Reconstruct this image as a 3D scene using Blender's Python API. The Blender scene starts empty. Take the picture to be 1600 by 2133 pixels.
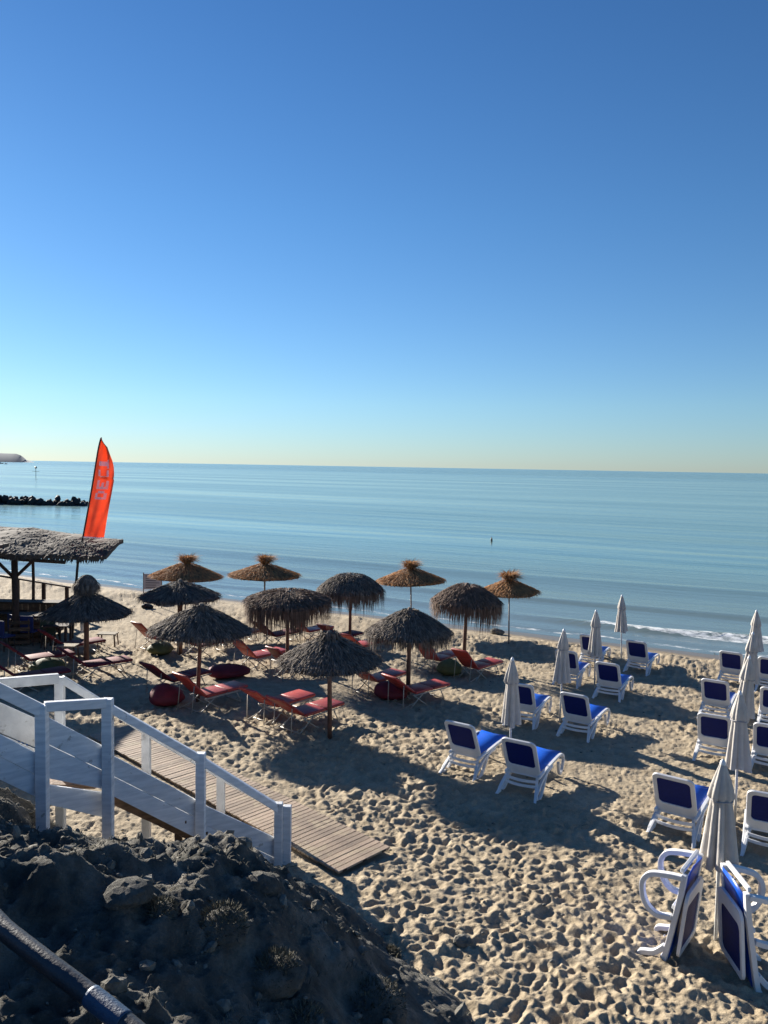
import bpy, math, random
import numpy as np
from mathutils import Vector, Matrix

random.seed(7)
rng = np.random.default_rng(11)
C = bpy.context.scene
COL = C.collection

# ------------------------------------------------------------------ camera
H = 5.8
F_PX = 1600.0
PITCH = math.radians(3.38)
ROLL = math.radians(1.0)
Fv = Vector((0, math.cos(PITCH), -math.sin(PITCH)))
R0 = Vector((1, 0, 0))
U0 = Vector((0, math.sin(PITCH), math.cos(PITCH)))
Rv = R0 * math.cos(ROLL) + U0 * math.sin(ROLL)
Uv = -R0 * math.sin(ROLL) + U0 * math.cos(ROLL)
CAM = Vector((0, 0, H))
cam = bpy.data.cameras.new("camera")
cam.sensor_fit = 'VERTICAL'
cam.sensor_height = 36
cam.lens = F_PX / 2133 * 36
cam.clip_start = 0.1
cam.clip_end = 60000
co = bpy.data.objects.new("camera", cam)
COL.objects.link(co)
m = Matrix.Identity(4)
for i in range(3):
    m[i][0] = Rv[i]; m[i][1] = Uv[i]; m[i][2] = -Fv[i]; m[i][3] = CAM[i]
co.matrix_world = m
C.camera = co

# ------------------------------------------------------------------ light
SUN_EL = math.radians(18.0)
SUN_DIR = Vector((-0.665, 0.747, 0)).normalized()          # horizontal direction towards the sun
w = bpy.data.worlds.new("World"); C.world = w
w.use_nodes = True
nt = w.node_tree
bg = nt.nodes['Background']
sky = nt.nodes.new('ShaderNodeTexSky')
sky.sky_type = 'NISHITA'
sky.sun_disc = False
sky.sun_elevation = SUN_EL
sky.sun_rotation = math.atan2(SUN_DIR.x, SUN_DIR.y)
sky.air_density = 1.0
sky.dust_density = 0.05
sky.ozone_density = 3.5
tcw = nt.nodes.new('ShaderNodeTexCoord'); sepw = nt.nodes.new('ShaderNodeSeparateXYZ')
nt.links.new(tcw.outputs['Generated'], sepw.inputs[0])
rampw = nt.nodes.new('ShaderNodeValToRGB'); ew = rampw.color_ramp.elements
ew[0].position = 0.0; ew[0].color = (.54, .69, .95, 1); ew[1].position = .75; ew[1].color = (.31, .60, .90, 1)
for p_, c_ in ((.08, (.61, .78, .95, 1)), (.30, (.50, .76, .97, 1))):
    x_ = ew.new(p_); x_.color = c_
nt.links.new(sepw.outputs['Z'], rampw.inputs['Fac'])
mulw = nt.nodes.new('ShaderNodeVectorMath'); mulw.operation = 'MULTIPLY'
nt.links.new(sky.outputs[0], mulw.inputs[0]); nt.links.new(rampw.outputs['Color'], mulw.inputs[1])
nt.links.new(mulw.outputs[0], bg.inputs[0])
bg.inputs[1].default_value = 0.052
sl = bpy.data.lights.new("sun", 'SUN')
sl.energy = 5.0
sl.angle = math.radians(0.5)
sl.color = (1.0, 0.93, 0.82)
so = bpy.data.objects.new("sun", sl)
COL.objects.link(so)
sv = Vector((SUN_DIR.x * math.cos(SUN_EL), SUN_DIR.y * math.cos(SUN_EL), math.sin(SUN_EL)))
so.rotation_euler = sv.to_track_quat('Z', 'Y').to_euler()
C.view_settings.view_transform = 'Standard'
C.view_settings.look = 'None'
C.view_settings.exposure = 1.38
C.view_settings.gamma = 1
C.view_settings.use_curve_mapping = False

# ------------------------------------------------------------------ geometry of the place
SX, SY = 0.45, 0.893
def sea_s(x, y): return SX * x + SY * y
def base_np(x, y):
    s = sea_s(x, y)
    z = -(np.maximum(s - 9, 0)) * 0.040
    z = z - np.maximum(s - 29.5, 0) * 0.045
    return np.maximum(z, -3.0)
def base(x, y): return float(base_np(np.float64(x), np.float64(y)))
WATER = -0.90
def ray(px, py):
    return Fv + Rv * ((px - 800) / F_PX) + Uv * ((1066.5 - py) / F_PX)
def G(px, py, dz=0.0):
    r = ray(px, py); z = 0.0
    for _ in range(30):
        t = (z - H) / r.z
        p = CAM + r * t
        z = base(p.x, p.y) + dz
    return p
def W(px, py, D):
    r = ray(px, py)
    return CAM + r * (D / r.y)
def tip(px, py, h):
    """ground position of a thing of height h whose top is seen at px, py"""
    return (lambda p: Vector((p.x, p.y, base(p.x, p.y))))(G(px, py, h))
def on(px, py):
    p = G(px, py); return Vector((p.x, p.y, base(p.x, p.y)))

# ------------------------------------------------------------------ noise
def vnoise(x, y, seed=0):
    xi = np.floor(x).astype(np.int64); yi = np.floor(y).astype(np.int64)
    fx = x - xi; fy = y - yi
    fx = fx * fx * (3 - 2 * fx); fy = fy * fy * (3 - 2 * fy)
    def h(a, b):
        n = (a * 374761393 + b * 668265263 + seed * 982451653) & 0x7fffffff
        n = ((n ^ (n >> 13)) * 1274126177) & 0x7fffffff
        n = n ^ (n >> 16)
        return (n & 0xffff) / 65535.0
    return (h(xi, yi) * (1 - fx) + h(xi + 1, yi) * fx) * (1 - fy) + (h(xi, yi + 1) * (1 - fx) + h(xi + 1, yi + 1) * fx) * fy - 0.5
def fbm(x, y, o=4, seed=0):
    r = 0; a = 1
    for i in range(o):
        r = r + a * vnoise(x * 2 ** i + 17.3 * i, y * 2 ** i - 9.1 * i, seed + i); a *= 0.5
    return r
def dimples(x, y, cell, seed, rmin, rmax, dens=1.0):
    """jittered footprints: a pit with a pushed-up rim"""
    gx = x / cell; gy = y / cell
    xi = np.floor(gx).astype(np.int64); yi = np.floor(gy).astype(np.int64)
    out = np.zeros_like(x)
    def h(a, b, k):
        n = (a * 73856093 ^ b * 19349663 ^ (seed + k) * 83492791) & 0x7fffffff
        n = ((n ^ (n >> 13)) * 1274126177) & 0x7fffffff
        n = n ^ (n >> 15)
        return (n & 0xffff) / 65535.0
    for dx in (-1, 0, 1):
        for dy in (-1, 0, 1):
            a = xi + dx; b = yi + dy
            cx = (a + h(a, b, 1)) * cell; cy = (b + h(a, b, 2)) * cell
            r = rmin + (rmax - rmin) * h(a, b, 3)
            an = h(a, b, 4) * math.pi
            el = 1.0 + 0.8 * h(a, b, 5)
            on_ = (h(a, b, 6) < dens)
            ux = (x - cx) * np.cos(an) + (y - cy) * np.sin(an)
            uy = -(x - cx) * np.sin(an) + (y - cy) * np.cos(an)
            d = np.sqrt((ux / el) ** 2 + (uy * 1.0) ** 2) / r
            v = -np.exp(-(d ** 2) * 1.6) + 0.42 * np.exp(-((d - 1.35) ** 2) * 6)
            out = out + np.where(on_, v * (r / rmax), 0)
    return out

# ------------------------------------------------------------------ mesh helper
class MB:
    def __init__(s): s.v = []; s.f = []
    def add(s, vs, fs):
        o = len(s.v); s.v += [tuple(v) for v in vs]; s.f += [tuple(i + o for i in f) for f in fs]
    def box(s, c, d, M=None):
        x, y, z = [q / 2 for q in d]
        vs = [Vector((sx * x, sy * y, sz * z)) for sz in (-1, 1) for sy in (-1, 1) for sx in (-1, 1)]
        if M is not None: vs = [M @ v for v in vs]
        vs = [v + Vector(c) for v in vs]
        s.add(vs, [(0, 2, 3, 1), (4, 5, 7, 6), (0, 1, 5, 4), (2, 6, 7, 3), (0, 4, 6, 2), (1, 3, 7, 5)])
    def bar(s, p, q, w, h, up=Vector((0, 0, 1))):
        """box from p to q, w wide sideways, h along up; p, q are the centre line"""
        p = Vector(p); q = Vector(q); d = (q - p).normalized()
        side = d.cross(up)
        if side.length < 1e-4: side = d.cross(Vector((1, 0, 0)))
        side.normalize(); u = side.cross(d).normalized()
        vs = []
        for c in (p, q):
            for a, b in ((-1, -1), (1, -1), (1, 1), (-1, 1)):
                vs.append(c + side * a * w / 2 + u * b * h / 2)
        s.add(vs, [(0, 1, 2, 3), (7, 6, 5, 4), (0, 4, 5, 1), (1, 5, 6, 2), (2, 6, 7, 3), (3, 7, 4, 0)])
    def tube(s, pts, r, n=8, closed=False):
        pts = [Vector(p) for p in pts]; k = len(pts)
        rr = r if isinstance(r, (list, tuple)) else [r] * k
        rings = []
        up = Vector((0.13, 0.21, 1)).normalized()
        for i in range(k):
            if closed: d = pts[(i + 1) % k] - pts[i - 1]
            else: d = pts[min(i + 1, k - 1)] - pts[max(i - 1, 0)]
            d.normalize()
            a = d.cross(up)
            if a.length < 1e-3: a = d.cross(Vector((1, 0, 0)))
            a.normalize(); b = d.cross(a)
            rings.append([pts[i] + (a * math.cos(t) + b * math.sin(t)) * rr[i] for t in [2 * math.pi * j / n for j in range(n)]])
        vs = [v for g in rings for v in g]; fs = []
        for i in range(k if closed else k - 1):
            i2 = (i + 1) % k
            for j in range(n):
                fs.append((i * n + j, i * n + (j + 1) % n, i2 * n + (j + 1) % n, i2 * n + j))
        if not closed:
            fs.append(tuple(range(n - 1, -1, -1))); fs.append(tuple((k - 1) * n + j for j in range(n)))
        s.add(vs, fs)
    def ribbon(s, pts, w, t, closed=False):
        """a bent flat strip lying in the xz plane: w is its width in y, t its thickness"""
        pts = [Vector(p) for p in pts]; k = len(pts); vs = []
        for i in range(k):
            d = (pts[(i + 1) % k] - pts[i - 1]) if closed else (pts[min(i + 1, k - 1)] - pts[max(i - 1, 0)])
            d.normalize(); nrm = Vector((-d.z, 0, d.x))
            for a, b in ((-1, -1), (1, -1), (1, 1), (-1, 1)):
                vs.append(pts[i] + Vector((0, a * w / 2, 0)) + nrm * b * t / 2)
        fs = []
        for i in range(k if closed else k - 1):
            i2 = (i + 1) % k
            for j in range(4): fs.append((i * 4 + j, i * 4 + (j + 1) % 4, i2 * 4 + (j + 1) % 4, i2 * 4 + j))
        if not closed: fs += [(3, 2, 1, 0), tuple((k - 1) * 4 + j for j in range(4))]
        s.add(vs, fs)
    def slab(s, q, t):
        """quad q (four corners) given thickness t backwards along its normal"""
        q = [Vector(a) for a in q]
        n = (q[1] - q[0]).cross(q[3] - q[0]).normalized() * t
        s.add(q + [a + n for a in q], [(0, 1, 2, 3), (7, 6, 5, 4), (0, 4, 5, 1), (1, 5, 6, 2), (2, 6, 7, 3), (3, 7, 4, 0)])
    def blade(s, p0, p1, p2, w0, w1, side):
        side = side.normalized()
        s.add([p0 - side * w0 / 2, p0 + side * w0 / 2, p1 + side * w1 / 2, p1 - side * w1 / 2, p2], [(0, 1, 2, 3), (3, 2, 4)])
    def build(s, name, mat, parent=None, smooth=False, bevel=0, sub=0, **props):
        me = bpy.data.meshes.new(name)
        me.from_pydata(s.v, [], s.f); me.validate(); me.update()
        me.materials.append(mat)
        if smooth: me.polygons.foreach_set('use_smooth', [True] * len(me.polygons))
        o = bpy.data.objects.new(name, me); COL.objects.link(o)
        if parent is not None: o.parent = parent
        if bevel:
            b = o.modifiers.new('bevel', 'BEVEL'); b.width = bevel; b.segments = 2; b.limit_method = 'ANGLE'
        if sub:
            b = o.modifiers.new('sub', 'SUBSURF'); b.levels = sub; b.render_levels = sub
        for k, v in props.items(): o[k] = v
        return o
def curve3(pts, n=6, closed=False):
    """Catmull-Rom through pts"""
    P = [Vector(p) for p in pts]; out = []; k = len(P)
    rngk = k if closed else k - 1
    for i in range(rngk):
        if closed: a, b, c, d = P[i - 1], P[i], P[(i + 1) % k], P[(i + 2) % k]
        else: a, b, c, d = P[max(i - 1, 0)], P[i], P[i + 1], P[min(i + 2, k - 1)]
        for j in range(n):
            t = j / n
            out.append(0.5 * ((2 * b) + (c - a) * t + (2 * a - 5 * b + 4 * c - d) * t * t + (3 * b - a - 3 * c + d) * t ** 3))
    if not closed: out.append(P[-1])
    return out
def thing(name, loc, label, cat, rz=0, group=None):
    o = bpy.data.objects.new(name, None); COL.objects.link(o)
    o.location = loc; o.rotation_euler = (0, 0, rz)
    o.empty_display_size = 0.2
    o['label'] = label; o['category'] = cat
    if group: o['group'] = group
    return o
def tag(o, label, cat, group=None):
    o['label'] = label; o['category'] = cat
    if group: o['group'] = group
    return o
def copy_tree(o, parent=None):
    c = o.copy(); COL.objects.link(c)
    if parent is not None: c.parent = parent
    for ch in list(o.children): copy_tree(ch, c)
    return c
def place(proto, loc, rz, label, group=None):
    if not proto.get('_used'):
        o = proto; proto['_used'] = 1
    else: o = copy_tree(proto)
    o.location = loc; o.rotation_euler = (0, 0, rz); o['label'] = label
    if group: o['group'] = group
    return o

# ------------------------------------------------------------------ materials
def mat(name, col, rough=0.7, col2=None, scale=8, bump=0.0, bscale=40, spec=0.5, stretch=None, island=0.0, detail=4, c_lo=0.35, c_hi=0.65, transl=0.0):
    m = bpy.data.materials.new(name); m.use_nodes = True
    n = m.node_tree.nodes; l = m.node_tree.links; b = n['Principled BSDF']
    b.inputs['Base Color'].default_value = (*col, 1); b.inputs['Roughness'].default_value = rough
    b.inputs['Specular IOR Level'].default_value = spec
    tc = n.new('ShaderNodeTexCoord'); src = tc.outputs['Object']
    if stretch:
        mp = n.new('ShaderNodeMapping'); mp.inputs['Scale'].default_value = stretch
        l.new(src, mp.inputs['Vector']); src = mp.outputs['Vector']
    out = None
    if col2:
        t = n.new('ShaderNodeTexNoise'); t.inputs['Scale'].default_value = scale; t.inputs['Detail'].default_value = detail
        l.new(src, t.inputs['Vector'])
        r = n.new('ShaderNodeValToRGB')
        r.color_ramp.elements[0].position = c_lo; r.color_ramp.elements[1].position = c_hi
        r.color_ramp.elements[0].color = (*col, 1); r.color_ramp.elements[1].color = (*col2, 1)
        l.new(t.outputs['Fac'], r.inputs['Fac']); out = r.outputs['Color']
    if island:
        g = n.new('ShaderNodeNewGeometry')
        mr = n.new('ShaderNodeMapRange'); mr.inputs['To Min'].default_value = 1 - island; mr.inputs['To Max'].default_value = 1 + island
        l.new(g.outputs['Random Per Island'], mr.inputs['Value'])
        mx = n.new('ShaderNodeVectorMath'); mx.operation = 'SCALE'
        if out is None: mx.inputs[0].default_value = col
        else: l.new(out, mx.inputs[0])
        l.new(mr.outputs['Result'], mx.inputs['Scale']); out = mx.outputs[0]
    if out is not None: l.new(out, b.inputs['Base Color'])
    if bump:
        t2 = n.new('ShaderNodeTexNoise'); t2.inputs['Scale'].default_value = bscale; t2.inputs['Detail'].default_value = 5
        l.new(src, t2.inputs['Vector'])
        bp = n.new('ShaderNodeBump'); bp.inputs['Strength'].default_value = bump; bp.inputs['Distance'].default_value = 0.02
        l.new(t2.outputs['Fac'], bp.inputs['Height']); l.new(bp.outputs['Normal'], b.inputs['Normal'])
    if transl:
        tr = n.new('ShaderNodeBsdfTranslucent'); ms = n.new('ShaderNodeMixShader'); ms.inputs[0].default_value = transl
        if out is not None: l.new(out, tr.inputs['Color'])
        else: tr.inputs['Color'].default_value = (*col, 1)
        l.new(b.outputs[0], ms.inputs[1]); l.new(tr.outputs[0], ms.inputs[2])
        l.new(ms.outputs[0], n['Material Output'].inputs['Surface'])
    return m
M = {}
M['white_paint'] = mat('weathered white paint', (.78, .79, .80), .6, (.60, .62, .64), 3.5, .25, 30, stretch=(1, 1, 6))
M['white_rail'] = mat('white rail paint', (.66, .66, .64), .55, (.50, .50, .49), 5, .2, 40)
M['brown_wood'] = mat('brown timber', (.16, .09, .05), .75, (.08, .045, .025), 6, .4, 30, stretch=(1, 1, 5))
M['dark_wood'] = mat('dark timber', (.06, .035, .025), .8, (.03, .02, .015), 6, .4, 30)
M['pole_wood'] = mat('umbrella pole wood', (.16, .075, .05), .7, (.09, .045, .03), 6, .3, 30)
M['grey_pole'] = mat('grey pole', (.22, .2, .19), .5)
M['plank'] = mat('boardwalk plank', (.36, .265, .185), .7, (.26, .19, .135), 2.5, .4, 60, island=.0, detail=6)
M['resin'] = mat('white resin', (.72, .72, .72), .38, (.62, .62, .62), 3, .05, 30)
M['sling'] = mat('blue sling fabric', (.004, .085, .50), .36, (.003, .06, .42), 30, .1, 300, spec=.55)  # seat copy of the fabric, brightened so the colour carries sunlight
M['sling_shaded'] = mat('blue sling fabric with painted shade', (.003, .012, .13), .6, (.002, .009, .10), 30, .1, 300, spec=.3)  # same blue fabric on the backs, with shade painted in as navy
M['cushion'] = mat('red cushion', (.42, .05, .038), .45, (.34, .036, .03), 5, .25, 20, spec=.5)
M['cushion_shaded'] = mat('crimson cushion with painted shade', (.15, .007, .018), .75, (.11, .006, .013), 5, .25, 20)  # crimson taken darker so the colour itself holds the shade
M['olive'] = mat('olive cushion', (.10, .10, .03), .7, (.07, .075, .02), 6, .3, 20)
M['cream_tube'] = mat('cream tube', (.36, .32, .26), .45)
M['fabric'] = mat('off white parasol fabric', (.54, .50, .45), .85, (.45, .42, .38), 6, .3, 25, transl=.12)
M['tie'] = mat('tie strap', (.30, .29, .30), .8)
M['straw'] = mat('golden straw thatch', (.50, .26, .10), .85, (.30, .16, .07), 9, island=.45, transl=.2)
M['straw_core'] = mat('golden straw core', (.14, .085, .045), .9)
M['palm'] = mat('grey palm thatch', (.18, .14, .11), .85, (.095, .072, .055), 7, island=.55, transl=.08)
M['palm_red'] = mat('brown palm thatch', (.20, .125, .085), .85, (.11, .068, .048), 7, island=.5, transl=.1)
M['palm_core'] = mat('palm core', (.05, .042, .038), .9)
M['roof'] = mat('pavilion thatch', (.10, .08, .06), .9, (.055, .042, .033), 5, island=.5)
M['rock'] = mat('dark rock', (.016, .016, .018), .8, (.010, .010, .011), 4, .6, 12)
M['boulder'] = mat('crumbly earth lump', (.19, .175, .145), .95, (.09, .085, .07), 9, .9, 30)
M['pipe'] = mat('black corrugated pipe', (.02, .022, .028), .45, (.03, .033, .04), 7, .2, 50)
M['tape'] = mat('blue tape', (.02, .05, .10), .5, (.025, .06, .12), 12, .3, 60)
M['flag'] = mat('orange red flag', (.88, .25, .11), .7, (.82, .20, .085), 3, .15, 12, transl=.45)
M['flag_white'] = mat('flag print white', (.95, .93, .92), .6, transl=.35)
M['black'] = mat('black', (.012, .012, .014), .5)
M['navy'] = mat('navy chair fabric', (.01, .02, .11), .7)
M['green_dark'] = mat('dark green canvas', (.03, .045, .025), .8)
M['sign'] = mat('pale sign board', (.42, .40, .42), .6)
M['sign_line'] = mat('sign lines', (.10, .09, .11), .7)
M['sticker'] = mat('blue stripes', (.01, .07, .22), .5)
M['skin_straw'] = mat('dry grass', (.13, .115, .075), .9, (.06, .06, .045), 3, island=.5)
M['head'] = mat('hazy headland', (.07, .115, .165), .95, (.05, .09, .13), .004, detail=6)  # blue-grey haze of distance put into the base colour
M['white_boat'] = mat('white hull', (.7, .7, .7), .4)
M['cup'] = mat('white cup', (.75, .73, .7), .4)
M['lime'] = mat('pale stone', (.40, .35, .27), .9, (.25, .22, .17), 9, .8, 20)

def vary(m, amt, sand=False):
    n = m.node_tree.nodes; l = m.node_tree.links; b = n['Principled BSDF']
    src = b.inputs['Base Color'].links[0].from_socket
    oi = n.new('ShaderNodeObjectInfo'); mr = n.new('ShaderNodeMapRange'); mr.inputs['To Min'].default_value = 1 - amt; mr.inputs['To Max'].default_value = 1 + amt * .7
    l.new(oi.outputs['Random'], mr.inputs['Value'])
    v = n.new('ShaderNodeVectorMath'); v.operation = 'SCALE'; l.new(src, v.inputs[0]); l.new(mr.outputs['Result'], v.inputs['Scale']); out = v.outputs[0]
    g = n.new('ShaderNodeNewGeometry'); t = n.new('ShaderNodeTexNoise'); t.inputs['Scale'].default_value = 2.2 if sand else 5.0; t.inputs['Detail'].default_value = 8; t.inputs['Roughness'].default_value = .7
    l.new(g.outputs['Position'], t.inputs['Vector'])
    k = n.new('ShaderNodeMapRange'); k.inputs['From Min'].default_value = .53 if sand else .62; k.inputs['From Max'].default_value = .60 if sand else .66
    k.inputs['To Max'].default_value = .85 if sand else .6
    l.new(t.outputs['Fac'], k.inputs['Value'])
    x = n.new('ShaderNodeMix'); x.data_type = 'RGBA'; l.new(k.outputs['Result'], x.inputs['Factor']); l.new(out, x.inputs[6])
    x.inputs[7].default_value = (.36, .285, .185, 1) if sand else (.22, .20, .17, 1)
    l.new(x.outputs[2], b.inputs['Base Color'])
vary(M['plank'], .28, True); vary(M['white_paint'], .10); vary(M['white_rail'], .10); vary(M['cushion'], .22); vary(M['brown_wood'], .3)
# --- sand
def sand_material():
    m = bpy.data.materials.new('sand'); m.use_nodes = True
    n = m.node_tree.nodes; l = m.node_tree.links; b = n['Principled BSDF']
    geo = n.new('ShaderNodeNewGeometry')
    dot = n.new('ShaderNodeVectorMath'); dot.operation = 'DOT_PRODUCT'
    dot.inputs[1].default_value = (SX, SY, 0)
    l.new(geo.outputs['Position'], dot.inputs[0])
    nz = n.new('ShaderNodeTexNoise'); nz.inputs['Scale'].default_value = .35; nz.inputs['Detail'].default_value = 3
    l.new(geo.outputs['Position'], nz.inputs['Vector'])
    ad = n.new('ShaderNodeMath'); ad.operation = 'MULTIPLY_ADD'; ad.inputs[1].default_value = 1.6
    l.new(nz.outputs['Fac'], ad.inputs[0]); l.new(dot.outputs['Value'], ad.inputs[2])
    wet = n.new('ShaderNodeMapRange'); wet.inputs['From Min'].default_value = 29.7; wet.inputs['From Max'].default_value = 30.5
    l.new(ad.outputs[0], wet.inputs['Value'])
    t = n.new('ShaderNodeTexNoise'); t.inputs['Scale'].default_value = 3.0; t.inputs['Detail'].default_value = 8; t.inputs['Roughness'].default_value = .65
    l.new(geo.outputs['Position'], t.inputs['Vector'])
    r = n.new('ShaderNodeValToRGB'); e = r.color_ramp.elements
    e[0].position = .3; e[0].color = (.265, .207, .135, 1); e[1].position = .7; e[1].color = (.42, .345, .238, 1)
    l.new(t.outputs['Fac'], r.inputs['Fac'])
    g = n.new('ShaderNodeTexNoise'); g.inputs['Scale'].default_value = 60; g.inputs['Detail'].default_value = 3
    l.new(geo.outputs['Position'], g.inputs['Vector'])
    gr = n.new('ShaderNodeMapRange'); gr.inputs['From Min'].default_value = .3; gr.inputs['From Max'].default_value = .7
    gr.inputs['To Min'].default_value = .8; gr.inputs['To Max'].default_value = 1.15
    l.new(g.outputs['Fac'], gr.inputs['Value'])
    sc = n.new('ShaderNodeVectorMath'); sc.operation = 'SCALE'
    l.new(r.outputs['Color'], sc.inputs[0]); l.new(gr.outputs['Result'], sc.inputs['Scale'])
    mx = n.new('ShaderNodeMix'); mx.data_type = 'RGBA'
    l.new(wet.outputs['Result'], mx.inputs['Factor']); l.new(sc.outputs[0], mx.inputs[6])
    mx.inputs[7].default_value = (.15, .115, .08, 1)
    l.new(mx.outputs[2], b.inputs['Base Color'])
    rr = n.new('ShaderNodeMapRange'); rr.inputs['To Min'].default_value = .95; rr.inputs['To Max'].default_value = .32
    l.new(wet.outputs['Result'], rr.inputs['Value']); l.new(rr.outputs['Result'], b.inputs['Roughness'])
    b.inputs['Specular IOR Level'].default_value = .3
    bn = n.new('ShaderNodeTexNoise'); bn.inputs['Scale'].default_value = 14; bn.inputs['Detail'].default_value = 7; bn.inputs['Roughness'].default_value = .65
    l.new(geo.outputs['Position'], bn.inputs['Vector'])
    inv = n.new('ShaderNodeMapRange'); inv.inputs['To Min'].default_value = .55; inv.inputs['To Max'].default_value = .05
    l.new(wet.outputs['Result'], inv.inputs['Value'])
    bp = n.new('ShaderNodeBump'); bp.inputs['Distance'].default_value = .05
    l.new(inv.outputs['Result'], bp.inputs['Strength']); l.new(bn.outputs['Fac'], bp.inputs['Height'])
    l.new(bp.outputs['Normal'], b.inputs['Normal'])
    return m
M['sand'] = sand_material()

def hill_material():
    m = bpy.data.materials.new('hillside earth'); m.use_nodes = True
    n = m.node_tree.nodes; l = m.node_tree.links; b = n['Principled BSDF']
    geo = n.new('ShaderNodeNewGeometry')
    t = n.new('ShaderNodeTexNoise'); t.inputs['Scale'].default_value = 1.7; t.inputs['Detail'].default_value = 9; t.inputs['Roughness'].default_value = .7
    l.new(geo.outputs['Position'], t.inputs['Vector'])
    r = n.new('ShaderNodeValToRGB'); e = r.color_ramp.elements
    e[0].position = .36; e[0].color = (.07, .07, .06, 1); e[1].position = .64; e[1].color = (.34, .31, .26, 1)
    x = e.new(.5); x.color = (.165, .155, .13, 1)
    l.new(t.outputs['Fac'], r.inputs['Fac']); l.new(r.outputs['Color'], b.inputs['Base Color'])
    b.inputs['Roughness'].default_value = .95
    bn = n.new('ShaderNodeTexNoise'); bn.inputs['Scale'].default_value = 22; bn.inputs['Detail'].default_value = 8; bn.inputs['Roughness'].default_value = .75
    l.new(geo.outputs['Position'], bn.inputs['Vector'])
    bp = n.new('ShaderNodeBump'); bp.inputs['Distance'].default_value = .14; bp.inputs['Strength'].default_value = 1.0
    l.new(bn.outputs['Fac'], bp.inputs['Height']); l.new(bp.outputs['Normal'], b.inputs['Normal'])
    return m
M['hill'] = hill_material()

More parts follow.
